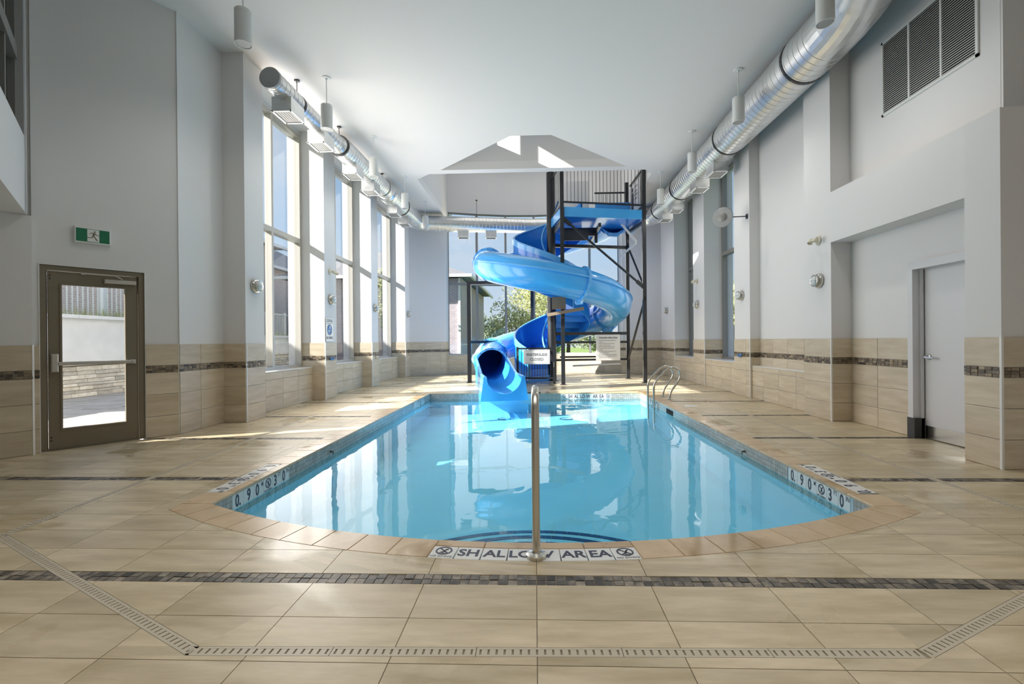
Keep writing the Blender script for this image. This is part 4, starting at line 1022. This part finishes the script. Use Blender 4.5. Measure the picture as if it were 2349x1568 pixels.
def wall_band(r, aA, aB, lo, hi, th=.03, n=60):
    rows = []
    for i in range(n + 1):
        a = aA + (aB - aA) * i / n; z = max(0, (TH0 - a) / DTH * RISE)
        zl, zh = max(0, z + lo), z + hi
        rows.append([pol(r - th / 2, a, zl), pol(r - th / 2, a, zh), pol(r + th / 2, a, zh), pol(r + th / 2, a, zl)])
    return MB().grid(rows, closed_v=True)
SPL = [TH0, 140, 40, -60, -165, -260, -330]
for a, b in zip(SPL, SPL[1:]): obj('side_wall', wall_band(RO, a, b, -.28, 1.02), M_fluS, st, True)
obj('rim_band', wall_band(RO + .02, TH0, -330, .86, 1.03, .05, 150), M_fluL, st, True)
cap = MB().tube([pol(RO, TH0 - i * 4, max(0, i * 4 / DTH * RISE) + 1.02) for i in range(int((TH0 + 330) / 4) + 1)], .035, 10); obj('rim', cap, M_fluL, st, True)
inn = MB().tube([pol(.30, TH0 - i * 5, max(0, i * 5 / DTH * RISE) + .95) for i in range(int((TH0 + 330) / 5) + 1)], .03, 8); obj('inner_rim', inn, M_fluL, st, True)
for a in (140, 40, -60, -165, -260): 
    z = (TH0 - a) / DTH * RISE; p, q = pol(RO + .02, a, z - .28), pol(RO + .02, a, z + 1.0); obj('joint_flange', MB().beam(p, q, .05, .05), M_fluL, st)
obj('entry_post', MB().tube([pol(RO, TH0, 0), pol(RO, TH0, 1.02)], .05, 12), M_fluL, st, True)
# ------------------------------------------------------------------ water slide
sl = thing('water_slide', 'blue fibreglass tube slide spiralling down from the tower into the pool', 'slide', (PC[0], PC[1], 0))
KN = [(-20, 5.4), (0, 5.35), (45, 5.18), (90, 4.83), (135, 4.33), (180, 3.84), (225, 3.44), (270, 3.07), (315, 2.72), (360, 2.36), (405, 1.98), (450, 1.52), (495, 1.12), (525, .88), (545, .74)]
def zof(a):
    for i in range(len(KN) - 1):
        if a <= KN[i + 1][0]:
            p0 = KN[max(i - 1, 0)]; p1 = KN[i]; p2 = KN[i + 1]; p3 = KN[min(i + 2, len(KN) - 1)]; t = (a - p1[0]) / (p2[0] - p1[0]); h = p2[0] - p1[0]
            m1 = (p2[1] - p0[1]) / (p2[0] - p0[0]) * h if p2[0] != p0[0] else 0; m2 = (p3[1] - p1[1]) / (p3[0] - p1[0]) * h
            return (2*t**3-3*t**2+1)*p1[1] + (t**3-2*t*t+t)*m1 + (-2*t**3+3*t*t)*p2[1] + (t**3-t*t)*m2
    return KN[-1][1]
RS = 2.08; RT = .47
path = []                                                            # (point, outward direction, angle key)
for i in range(0, 543, 4):
    a = 8 + i
    if a > 524: break
    path.append((Vector(pol(RS, a, zof(a))), Vector((math.cos(math.radians(a)), math.sin(math.radians(a)), 0)), a))
# leave the helix and run straight out to the pool
pe = path[-1][0]; ed = Vector((-1.24, 13.3, .62)); ctl = pe + (path[-1][0] - path[-2][0]).normalized() * .75
for i in range(1, 9):
    t = i / 8; p = pe.lerp(ctl, t).lerp(ctl.lerp(ed, t), t); d_ = (ctl.lerp(ed, t) - pe.lerp(ctl, t)).normalized(); path.append((p, Vector((d_.y, -d_.x, 0)).normalized() * 1, 524 + i * 5))
def section(i, r, phis, sx=1.0):
    p, o_, a = path[i]; q0 = path[max(i - 1, 0)][0]; q1 = path[min(i + 1, len(path) - 1)][0]; t = (q1 - q0).normalized()
    up = o_.cross(t); up = up if up.z > 0 else -up; up.normalize(); oo = t.cross(up); oo = oo if oo.dot(o_) > 0 else -oo
    return [p + oo * (r * math.cos(f)) * sx + up * (r * math.sin(f)) for f in phis]
NPH = 32; FULL = [2 * PI * k / NPH for k in range(NPH)]
def skin(i0, i1, phis, closed, th=.025, r=RT):
    """shell with thickness between path stations"""
    o_ = [section(i, r, phis) for i in range(i0, i1 + 1)]; n_ = [section(i, r - th, phis) for i in range(i0, i1 + 1)]
    m1 = MB()
    if closed:
        m1.grid(o_, True); m1.grid(n_, True)
        for rows_o, rows_n in ((o_[0], n_[0]), (o_[-1], n_[-1])): m1.grid([rows_o, rows_n], True)
    else: m1.grid([a_ + b_[::-1] for a_, b_ in zip(o_, n_)], True); 
    return m1
idx = lambda a: min(range(len(path)), key=lambda i: abs(path[i][2] - a))
LOW = [-PI - .25 + (PI + .5) * k / 20 for k in range(21)]
# open flume from the platform to the back, then closed tube sections
obj('flume_section', skin(0, idx(80), LOW, False), M_fluD, sl, True); obj('flume_section', skin(idx(80), idx(178), LOW, False), M_fluD, sl, True)
cutsA = [178, 292, 384, 460, 524]
for a, b in zip(cutsA, cutsA[1:]): obj('tube_section', skin(idx(a), idx(b), FULL, True), M_fluD, sl, True)
obj('tube_section', skin(idx(524), len(path) - 1, FULL, True), M_fluD, sl, True)
def flange(i, r0=RT - .01, r1=RT + .065, w_=.035, lbl=None):
    p = path[i][0]; q0 = path[max(i - 1, 0)][0]; q1 = path[min(i + 1, len(path) - 1)][0]; t = (q1 - q0).normalized()
    rows = []
    for f_ in FULL:
        a_ = section(i, r0, [f_])[0]; b_ = section(i, r1, [f_])[0]
        rows.append([a_ - t * w_, b_ - t * w_, b_ + t * w_, a_ + t * w_])
    rows.append(rows[0]); fo = obj('ring_flange', MB().grid(rows, closed_v=True), M_fluL, sl)
    bm_ = MB()
    for f_ in FULL[::2]:
        c = section(i, (r0 + r1) / 2 + .01, [f_])[0]; bm_.tube([c - t * (w_ + .008), c + t * (w_ + .008)], .014, 6)
    obj('bolts', bm_, M_rubber, fo)
for a in (178, 292, 384, 460, 524): flange(idx(a))
flange(1); flange(len(path) - 1, RT - .03, RT + .03, .04)
# seam flange along the outside and inside of the tube
def seam(i0, i1, phi, out_=.06, h_=.018):
    rows = []
    for i in range(i0, i1 + 1):
        d0 = h_ / RT
        a_, b_ = section(i, RT - .01, [phi - d0, phi + d0]); c, d_ = section(i, RT + out_, [phi + d0 * .9, phi - d0 * .9])
        rows.append([a_, b_, c, d_])
    m1 = MB().grid(rows, closed_v=True); m1.f += [tuple(range(4)), tuple(range(len(m1.v) - 4, len(m1.v)))]; return obj('seam_flange', m1, M_fluL, sl)
for a, b in zip(cutsA, cutsA[1:]): seam(idx(a), idx(b), .30); seam(idx(a), idx(b), PI - .1)
for a, b in ((8, 80), (80, 178)): seam(idx(a), idx(b), .25); seam(idx(a), idx(b), PI - .25)
seam(idx(524), len(path) - 1, .1); seam(idx(524), len(path) - 1, PI - .1)
# support webs under the ring flanges
for a, z0 in ((292, None), (384, 1.58), (1, None)):
    i = idx(a); b_ = section(i, RT + .02, [-PI / 2 - .8, -PI / 2 - .3, -PI / 2 + .3, -PI / 2 + .8]); zz = (z0 or b_[1].z - .12)
    t = (path[i + 1][0] - path[max(i - 1, 0)][0]).normalized() * .02
    lo = [Vector((b_[3].x * .75 + b_[0].x * .25, b_[3].y * .75 + b_[0].y * .25, zz)), Vector((b_[3].x * .25 + b_[0].x * .75, b_[3].y * .25 + b_[0].y * .75, zz))]
    poly = b_ + lo; n_ = len(poly); obj('support_web', MB().add([p - t for p in poly] + [p + t for p in poly], [tuple(range(n_)), tuple(range(2 * n_ - 1, n_ - 1, -1))] + [(k, (k + 1) % n_, n_ + (k + 1) % n_, n_ + k) for k in range(n_)]), M_fluL, sl)
# run-out trough into the pool
A_ = Vector((-1.24, 13.3)); Bq = Vector((-.715, 10.86)); dirr = (Bq - A_).normalized(); sd_ = Vector((-dirr.y, dirr.x))
def tr_row(s, half, topz, botz, rad):
    c = A_ + (Bq - A_) * s; row = []
    for k in range(15):
        f_ = PI + PI * k / 14; x_ = rad * math.cos(f_); z_ = botz + (topz - botz) * (1 + math.sin(f_)); pp = c + sd_ * x_; row.append(Vector((pp.x, pp.y, z_)))
    return row, c
def trough(s0, s1, n=8):
    ins = []; outs = []
    for i in range(n + 1):
        s = s0 + (s1 - s0) * i / n; e_ = s ** 1.6
        topz = .86 + (.43 - .86) * min(1, s * 1.15); topz = .80 - .36 * min(1, s * 1.6); botz = .17 - .12 * s; rad = .40 + .02 * s
        r_, c = tr_row(s, 0, topz, botz, rad); ins.append(r_)
        hw = .47 + .07 * s; zb = .03 - .14 * s
        o_ = [c + sd_ * (-rad - .075), c + sd_ * (-hw - .03 * s), c + sd_ * (hw + .03 * s), c + sd_ * (rad + .075)]
        outs.append([Vector((*o_[0], topz + .0)), Vector((*o_[1], zb)), Vector((*o_[2], zb)), Vector((*o_[3], topz + .0))])
    rows = [a_ + b_[::-1] for a_, b_ in zip(ins, outs)]
    m1 = MB().grid(rows, closed_v=True); k = len(rows[0])
    for base in (0, len(m1.v) - k):                                   # end plates around the U
        for j in range(14):
            oi = [15 + 3, 15 + 2, 15 + 1, 15 + 0]
            t_ = j / 14
            m1.f.append((base + j, base + j + 1, base + (oi[1] if j < 7 else oi[2])))
        m1.f.append((base + 0, base + 18, base + 17)); m1.f.append((base + 14, base + 16, base + 15)); m1.f.append((base + 7, base + 17, base + 16))
    return m1
tro = obj('run_out', trough(0.0, 1.0, 10), M_fluD, sl, True)
for sg in (-1, 1):
    pts = []
    for i in range(11):
        s = i / 10; c = A_ + (Bq - A_) * s; topz = .80 - .36 * min(1, s * 1.6); rr = .44 + .02 * s; q = c + sd_ * rr * sg; pts.append((q.x, q.y, topz + .005))
    obj('trough_rim', MB().tube(pts, .042, 10), M_fluL, sl, True)

# ------------------------------------------------------------------ gate and signs
gt = thing('safety_gate', 'small black barred gate closing the foot of the blue staircase', 'gate', (0, 14.05, 0))
GY = 14.02
for x in (-.52, .59): obj('post', MB().box((x - .035, GY - .035, 0), (x + .035, GY + .035, 1.12)), M_black, gt)
for z in (.17, 1.07): obj('rail', MB().box((-.485, GY - .02, z - .025), (.555, GY + .02, z + .025)), M_black, gt)
for i in range(12):
    x = -.40 + i * .08; obj('bar', MB().box((x - .008, GY - .008, .19), (x + .008, GY + .008, 1.05)), M_black, gt)
obj('hinge', MB().box((-.53, GY - .05, .85), (-.49, GY - .034, 1.0)), M_steel, gt); obj('latch', MB().box((.56, GY - .05, .5), (.60, GY - .034, .66)), M_steel, gt)
sg = thing('closed_sign', 'white WATERSLIDE CLOSED sign hanging on the black gate', 'sign', (.07, GY - .03, .8))
sx, sy = (-.335, .46), (.595, 1.035)
obj('board', MB().merge(MB().cbox((sx[0], sy[0], 0), (sx[1], sy[1], .012), .003), frame((0, GY - .025, 0), (1, 0, 0), (0, 0, 1))), M_white, sg)
FS = frame((.0625, GY - .038, .815), (1, 0, 0), (0, 0, 1))
obj('lettering', MB().merge(text('WATERSLIDE', .115, .001, .002, .95), FS @ Matrix.Translation((0, .065, 0))).merge(text('CLOSED', .115, .001, .002, .95), FS @ Matrix.Translation((0, -.075, 0))), M_print, sg)
bd = MB()
for p, q in (((-.37, -.195), (.37, -.19)), ((-.37, .19), (.37, .195)), ((-.37, -.195), (-.365, .195)), ((.365, -.195), (.37, .195))): bd.merge(MB().box((*p, -.001), (*q, .0008)), FS)
obj('border_line', bd, M_print, sg)
sg = thing('rules_sign', 'white Waterslide Safety Rules board on the tower guard rails', 'sign', (2.3, 14.95, 1.05))
rs = lerp2((PC[0], PC[1] + .05), PB, .73); uR = Vector((PB[0] - PC[0], PB[1] - PC[1] - .05, 0)).normalized()
FR_ = frame((rs[0], rs[1] - .06, 1.06), uR, (0, 0, 1))
obj('board', MB().merge(MB().cbox((-.42, -.43, 0), (.42, .43, .012), .003), FR_), M_white, sg)
lt = MB(); T_ = Matrix.Translation
lt.merge(text('Waterslide Safety Rules', .068, .0008, .002), FR_ @ T_((0, .33, .0125))); lt.merge(MB().box((-.33, .295, .012), (.33, .300, .0135)), FR_)
RULES = ['1.  Obey all orders given by the lifeguard and', '     operator.', '2.  No person shall dive, run, stand, kneel,', '     rotate or stop in the channel.', '3.  Hands must be kept inside the channel.', '4.  Users must leave the splashdown area', '     promptly.',
         '5.  No person shall bring glass bottles or food', '     onto the waterslide area.', '6.  No bunching or chaining by riders permitted.', '7.  The depth of water in discharge splashdown', '     area is 1.5 metres (5 feet).']
for i, r in enumerate(RULES):
    tx = text(r, .034, .0006, .0006); x0 = min(p.x for p in tx.v); ind = .045 if r.startswith(' ') else 0
    lt.merge(tx, FR_ @ T_((-.36 - x0 + ind, .235 - i * .052, .0125)))
obj('lettering', lt, M_print, sg)
nd = thing('no_diving_sign', 'white CAUTION NO DIVING sign with blue oval on the left column', 'sign', (-4.75, 10.54, 1.6))
FN = frame((-4.748, 10.535, 1.60), (0, 1, 0), (0, 0, 1))
obj('board', MB().merge(MB().cbox((-.19, -.27, 0), (.19, .27, .006), .002), FN), M_white, nd)
bl = MB(); bl.merge(MB().lathe([(.108, .006), (.108, .0075)], 30, Matrix()), FN); obj('blue_disc', bl, M_bluep, nd)
pr = MB(); pr.merge(ring2d(.112, .125, .006, .008), FN); pr.merge(text('CAUTION', .068, .0006, .002), FN @ T_((0, .195, .0066))); pr.merge(MB().box((-.15, .235, .006), (.15, .245, .0068)), FN); pr.merge(MB().box((-.15, .14, .006), (.15, .15, .0068)), FN)
pr.merge(text('NO DIVING!', .085, .0006, .002, .72), FN @ T_((0, -.19, .0066))); pr.merge(MB().beam((-.085, .085, .0085), (.085, -.085, .0085), .018, .001), FN); obj('lettering', pr, M_print, nd)
dv = MB(); dv.merge(MB().beam((-.01, -.03, .0082), (.03, .085, .0082), .028, .001), FN); dv.merge(MB().beam((-.09, -.03, .0082), (.09, -.03, .0082), .012, .001), FN); dv.merge(MB().beam((-.02, -.03, .0082), (-.03, -.09, .0082), .014, .001), FN); obj('diver_figure', dv, M_white, nd)

# ------------------------------------------------------------------ rails
hr = thing('handrail', 'stainless handrail standing on the shallow area tiles at the pool centre', 'handrail', (0, 2.78, 0))
pts = [(0, 2.78, .0), (0, 2.81, .6), (0, 2.83, .82)] + [(0, 2.83 + .17 * (1 - math.cos(t)), .82 + .17 * math.sin(t)) for t in [i * PI / 2 / 7 for i in range(1, 8)]] + [(0, 3.12, .97), (0, 3.25, .90), (0, 3.75, .45), (0, 3.9, .25), (0, 3.95, .0), (0, 3.95, -.5)]
obj('rail_tube', MB().tube(pts, .0245, 20), M_steel, hr, True)
obj('base_flange', MB().lathe([(.062, 0), (.062, .018), (.05, .026), (.03, .028), (.027, .036)], 32, Matrix.Translation((0, 2.78, .0025))), M_steel, hr, True)
def ladder_rail(y, label):
    t = thing('ladder_rail', label, 'pool ladder', (2.8, y, 0), 'looped grab rails of the pool ladder'); x0 = XR - .05
    c = [(x0, y, -.5), (x0, y, .12), (x0 + .0, y, .30), (x0 + .04, y, .40), (x0 + .22, y, .60), (x0 + .33, y, .69), (x0 + .44, y, .705), (x0 + .53, y, .65), (x0 + .575, y, .55), (x0 + .55, y, .44), (x0 + .45, y, .30), (x0 + .37, y, .19), (x0 + .345, y, .10), (x0 + .345, y, .0)]
    # smooth the bends
    for _ in range(2): c = [c[0]] + [v for p, q in zip(c, c[1:]) for v in (tuple(.75 * a + .25 * b for a, b in zip(p, q)), tuple(.25 * a + .75 * b for a, b in zip(p, q)))] + [c[-1]]
    obj('rail_tube', MB().tube(c, .022, 14), M_steel, t, True)
    obj('base_flange', MB().lathe([(.055, 0), (.055, .012), (.03, .02), (.024, .024)], 24, Matrix.Translation((x0 + .345, y, .0022))), M_steel, t, True)
ladder_rail(10.08, 'looped steel pool ladder rail nearer the viewer at the far right corner'); ladder_rail(10.60, 'looped steel pool ladder rail nearer the far pool edge')
t = thing('deck_lid', 'round pale skimmer lid set in the right deck behind the pool ladder', 'lid', (3.04, 9.13, 0))
obj('lid', MB().lathe([(.13, 0), (.13, .004), (.115, .0065), (0, .0065)], 32, Matrix.Translation((3.04, 9.13, .0005))), M_white, t)

# ------------------------------------------------------------------ trench drains
td = thing('trench_drain', 'slotted beige trench drain running around the near pool deck', 'drain', (0, 1.93, 0))
for k, (a, b) in enumerate(DR):
    a = Vector((*a, 0)); b = Vector((*b, 0)); hw = (DW if k < 3 else .035) - .002; u = (b - a).normalized(); L_ = (b - a).length
    a0 = a - u * (.02 if k in (1,) else 0); F = frame(a0, u, (-u.y, u.x, 0))
    obj('channel', MB().merge(MB().box((0, -hw, -.03), (L_, hw, -.012)), F), M_dark, td)
    nsec = max(1, round(L_ / .6)); sl_ = L_ / nsec
    for s in range(nsec):
        m1 = MB(); x0, x1 = s * sl_ + .0015, (s + 1) * sl_ - .0015; c = .0275 if k < 3 else .032; n_ = int((x1 - x0) / .033)
        r_ = .012
        m1.box((x0, -hw, -.012), (x1, -hw + r_, .0)); m1.box((x0, hw - r_, -.012), (x1, hw, .0))
        st_ = (x1 - x0) / n_
        for i in range(n_ + 1):
            g0 = max(x0, x0 + i * st_ - st_ / 2 + .0045); g1 = min(x1, x0 + i * st_ + st_ / 2 - .0045); m1.box((g0, -hw + r_, -.012), (g1, hw - r_, -.0005))
        obj('grate', MB().merge(m1, F), M_cgrate, td)
# ------------------------------------------------------------------ outside
structure('ground', MB().box((-60, 19.3, -.45), (60, 110, -.32)).box((-60, -10, -.45), (-5.75, 19.3, -.325)).box((5.75, -10, -.45), (60, 19.3, -.325)), M_grass, 'green lawn around the building', 'ground')
structure('path', MB().box((5.7, 5.2, -.32), (9.2, 26, -.06)), M_conc, 'pale concrete path outside the right windows', 'path')
structure('terrain', MB().box((-40, 5, -.32), (-11.9, 60, 1.5)), M_grass, 'raised grass bank behind the stone retaining wall', 'terrain')
pa = structure('pavement', MB().box((-11.4, 3.0, -.32), (-5.7, 40, -.03)), M_grout, 'flagstone patio outside the left windows', 'patio')
rnd = random.Random(3); y = 6.6
while y < 18:
    x = -11.2 + rnd.uniform(-.3, 0); h = rnd.uniform(.45, .7)
    while x < -5.9:
        w_ = rnd.uniform(.6, 1.1); x1 = min(x + w_, -5.75)
        obj('flagstone', MB().prism([(x + .01, y + .01 + rnd.uniform(0, .03)), (x1 - .012, y + .01), (x1 - .012 + rnd.uniform(-.02, .01), y + h - .012), (x + .01, y + h - .015 + rnd.uniform(-.02, .005))], -.03, rnd.uniform(-.004, .006)), M_patio, pa); x = x1
    y += h
gd = thing('yard_drain', 'slotted metal drain grate in the patio outside the exit door', 'drain', (-7.9, 9.4, 0))
for i in range(16): obj('grate_bar', MB().box((-8.6 + i * .09, 9.32, .0), (-8.55 + i * .09, 9.5, .012)), M_galvd, gd)
# stacked stone retaining wall with stucco band and cap
rw = structure('wall_retaining', MB().box((-11.9, 6.5, -.3), (-11.36, 24.4, .78)), M_grout, 'stacked ledge stone retaining wall across the patio', 'wall')
sf = MB(); z = 0.0; cnt = 0
while z < .74:
    h = rnd.choice((.075, .1, .12)); y = 7.5
    while y < 24.2:
        l_ = rnd.uniform(.28, .7); d_ = rnd.uniform(.0, .035); m1 = MB().cbox((-11.36, y + .006, z + .005), (-11.31 + d_, y + l_ - .006, min(z + h, .79) - .004), .012)
        if y < 15.5 and cnt < 290: obj('stone', m1, M_ledge, rw); cnt += 1
        else: sf.merge(m1)
        y += l_
    z += h
obj('stone_courses', sf, M_ledge, rw, kind='stuff')
for i in range(14):
    obj('cap_stone', MB().cbox((-11.95, 6.6 + i * 1.2, .79), (-11.26, 7.79 + i * 1.2, .86), .01), M_ledge, rw)
uw = structure('wall_stucco', MB().box((-12.1, 6.5, .3), (-11.72, 17.5, 1.98)).box((-12.1, 17.5, .3), (-11.72, 24.4, 1.55)), M_conc, 'pale stucco wall above the retaining stones', 'wall')
for i in range(9): obj('cap_stone', MB().cbox((-12.15, 6.5 + i * 1.22, 1.98), (-11.6, 7.71 + i * 1.22, 2.07), .01), M_conc, uw)
for i in range(5): obj('cap_stone', MB().cbox((-12.15, 17.5 + i * 1.22, 1.55), (-11.6, 18.71 + i * 1.22, 1.64), .01), M_conc, uw)
gs = MB()
for i in range(1800):
    y = rnd.uniform(7, 24); x = rnd.uniform(-13.0, -12.45); h = rnd.uniform(.12, .45); a = rnd.uniform(0, 6.28); zb = 2.0 if y < 17.5 else 1.5; t = Vector((math.cos(a), math.sin(a), 0)) * .012; l = Vector((rnd.uniform(-.12, .12), rnd.uniform(-.12, .12), h))
    p = Vector((x, y, zb)); gs.add([p - t, p + t, p + l], [(0, 1, 2)])
tag(obj('grass_tufts', gs, M_leafY), 'tall yellow green grass along the stucco wall cap', 'grass', kind='stuff')
structure('terrain_bank', MB().box((-16.5, 6.5, 1.2), (-12.1, 17.5, 1.96)), M_grass, 'upper grass strip behind the stucco wall', 'terrain')
fn = thing('white_railing', 'white metal picket railing above the stucco wall outside the left windows', 'fence', (-13.2, 20, 1.5))
for y0, y1, zb in ((7.0, 17.4, 1.98), (17.4, 24.2, 1.52)):
    obj('top_rail', MB().box((-13.24, y0, zb + 1.22), (-13.16, y1, zb + 1.30)), M_railw, fn); obj('bottom_rail', MB().box((-13.23, y0, zb + .12), (-13.17, y1, zb + .17)), M_railw, fn)
    n = int((y1 - y0) / .155)
    for i in range(n): obj('picket', MB().box((-13.212, y0 + i * .155, zb + .17), (-13.188, y0 + i * .155 + .026, zb + 1.22)), M_railw, fn)
    for i in range(int((y1 - y0) / 2.2) + 1): obj('post', MB().box((-13.25, y0 + i * 2.2 - .04, zb), (-13.15, y0 + i * 2.2 + .04, zb + 1.36)), M_railw, fn)
# houses
h1 = thing('brick_house', 'brick house with white downpipe behind the railing outside the left windows', 'house', (-18, 20, 1.5))
obj('wall', MB().box((-24, 6, 1.0), (-15.5, 27, 7.0)).box((-26, 27, 1.0), (-17, 40, 6.2)), M_brick, h1)
obj('roof', MB().add([(-14.9, 5.4, 6.95), (-14.9, 27.6, 6.95), (-24.6, 27.6, 6.95), (-24.6, 5.4, 6.95), (-19.7, 8, 9.4), (-19.7, 25, 9.4)], [(0, 1, 5, 4), (2, 3, 4, 5), (1, 2, 5), (3, 0, 4), (0, 3, 2, 1)])
    .add([(-16.4, 26.5, 6.15), (-16.4, 40.6, 6.15), (-26.6, 40.6, 6.15), (-26.6, 26.5, 6.15), (-21.5, 29, 9.0), (-21.5, 38, 9.0)], [(0, 1, 5, 4), (2, 3, 4, 5), (1, 2, 5), (3, 0, 4), (0, 3, 2, 1)]), M_roof, h1)
obj('gutter', MB().box((-14.95, 5.4, 6.85), (-14.78, 27.6, 7.02)), M_railw, h1); obj('gutter', MB().box((-16.45, 27.6, 6.05), (-16.28, 40.6, 6.22)), M_railw, h1)
for y, x in ((16, -15.42), (24.8, -15.42), (26.6, -15.42), (36, -16.92)): obj('downpipe', MB().box((x - .05, y - .07, 1.5), (x + .06, y + .07, 6.9 if x > -16 else 6.1)), M_railw, h1)
for y in (9, 13, 19.5): 
    fr_ = obj('window_frame', MB().box((-15.52, y - .6, 3.2), (-15.44, y + .6, 4.7)), M_railw, h1); obj('pane', MB().box((-15.45, y - .5, 3.3), (-15.43, y + .5, 4.6)), M_dglass, fr_)
h2 = thing('neighbour_house', 'brick house with a hipped grey roof seen through the left of the bay window', 'house', (-8, 30, 0))
obj('wall', MB().box((-13.5, 25, -.3), (-3.95, 36, 4.75)), M_brickv, h2)
obj('roof', MB().add([(-14.1, 24.3, 4.85), (-3.35, 24.3, 4.85), (-3.35, 36.7, 4.85), (-14.1, 36.7, 4.85), (-8.7, 28.5, 7.1), (-8.7, 32.5, 7.1)], [(0, 1, 4), (1, 2, 5, 4), (2, 3, 5), (3, 0, 4, 5), (0, 3, 2, 1)]), M_roof, h2)
obj('gutter', MB().box((-14.15, 24.2, 4.72), (-3.27, 24.34, 4.88)).box((-3.4, 24.3, 4.72), (-3.27, 36.8, 4.88)), M_railw, h2)
obj('downpipe', MB().box((-4.12, 24.9, 0), (-4.0, 25.0, 4.75)), M_railw, h2)
w2 = obj('window_frame', MB().box((-7.2, 24.94, 1.4), (-5.9, 25.02, 2.9)), M_railw, h2); obj('pane', MB().box((-7.1, 24.92, 1.5), (-6.0, 24.95, 2.8)), M_dglass, w2)
# trees
def tree(name, label, x, y, zc, r, hz, m, n, trunk_z=-.3, ls=.16, seed=1):
    g = random.Random(seed); t = thing(name, label, 'tree', (x, y, trunk_z), 'trees outside the windows')
    tk = MB(); tk.tube([(x, y, trunk_z), (x + .05, y, zc * .5), (x - .05, y + .05, zc)], [.16 * r / 2.5 + .03, .12 * r / 2.5 + .02, .05], 8)
    ctr = []
    for i in range(14):
        a = g.uniform(0, 6.28); q = Vector((x + math.cos(a) * r * g.uniform(.3, .75), y + math.sin(a) * r * g.uniform(.3, .75), zc + hz * g.uniform(-.6, .75))); ctr.append(q)
        tk.tube([(x, y, max(trunk_z + .4, zc - hz * .8)), q], [.06, .015], 5)
    obj('trunk', tk, M_bark, t)
    lv = MB()
    for i in range(n):
        c = g.choice(ctr); d = Vector((g.gauss(0, 1), g.gauss(0, 1), g.gauss(0, 1))).normalized() * (g.random() ** .4) * r * .52; d.z *= hz / r
        p = c + d; u = Vector((g.gauss(0, 1), g.gauss(0, 1), g.gauss(0, 1))).normalized(); v = u.orthogonal().normalized(); s_ = ls * g.uniform(.6, 1.3)
        lv.add([p - u * s_, p + v * s_ * .45, p + u * s_, p - v * s_ * .45], [(0, 1, 2, 3)])
    obj('crown', lv, m, t)
tree('feathery_tree', 'feathery olive green tree in the middle of the bay window', -.75, 31, 3.2, 2.3, 2.2, M_leafY, 4200, ls=.11, seed=4)
tree('feathery_tree', 'pale feathery tree showing behind the slide tower legs', 2.6, 36, 2.6, 2.2, 2.0, M_leafY, 2600, ls=.13, seed=5)
tree('small_tree', 'small grey green tree left of the feathery tree in the bay window', -4.6, 43, 2.2, 1.7, 1.8, M_leafD, 2600, ls=.15, seed=6)
tree('yellow_tree', 'bright yellow green tree above the wooden fence in the nearer right window', 13.6, 30.5, 2.9, 2.4, 2.2, M_leafY, 4500, ls=.16, seed=7)
tree('dark_tree', 'dark green tree in the farther right window', 8.6, 27, 1.9, 1.4, 2.0, M_leafG, 3000, ls=.14, seed=8)
tree('young_tree', 'young yellow leaved tree outside the left window nearest the waterslide', -8.0, 22.5, 3.4, 1.0, 1.6, M_leafY, 900, ls=.13, seed=9)
for i, (x, y, r, l) in enumerate(((6.4, 46, 2.0, 'low dark shrub far behind the rules board'), (1.2, 49, 1.8, 'low dark shrub far behind the feathery tree trunk'), (-4.6, 52, 2.0, 'low dark shrub at the lawn edge left of the feathery tree'), (12.5, 50, 2.4, 'broad dark shrub at the far right end of the lawn'))):
    tree('lawn_shrub', l, x, y, .7, r, .9, M_leafG if i % 2 else M_leafD, 1500, ls=.18, seed=20 + i)
fc = thing('wooden_fence', 'weathered vertical board fence outside the nearer right window', 'fence', (10, 22, 0))
for i in range(44):
    x = 7.2 + i * .15; h = 1.95 + rnd.uniform(-.015, .015); obj('board', MB().box((x, 22, -.3), (x + .142, 22.025 + rnd.uniform(0, .008), h)), M_fence, fc)
for z in (.3, 1.6): obj('fence_rail', MB().box((7.2, 22.03, z), (13.8, 22.08, z + .09)), M_fence, fc)
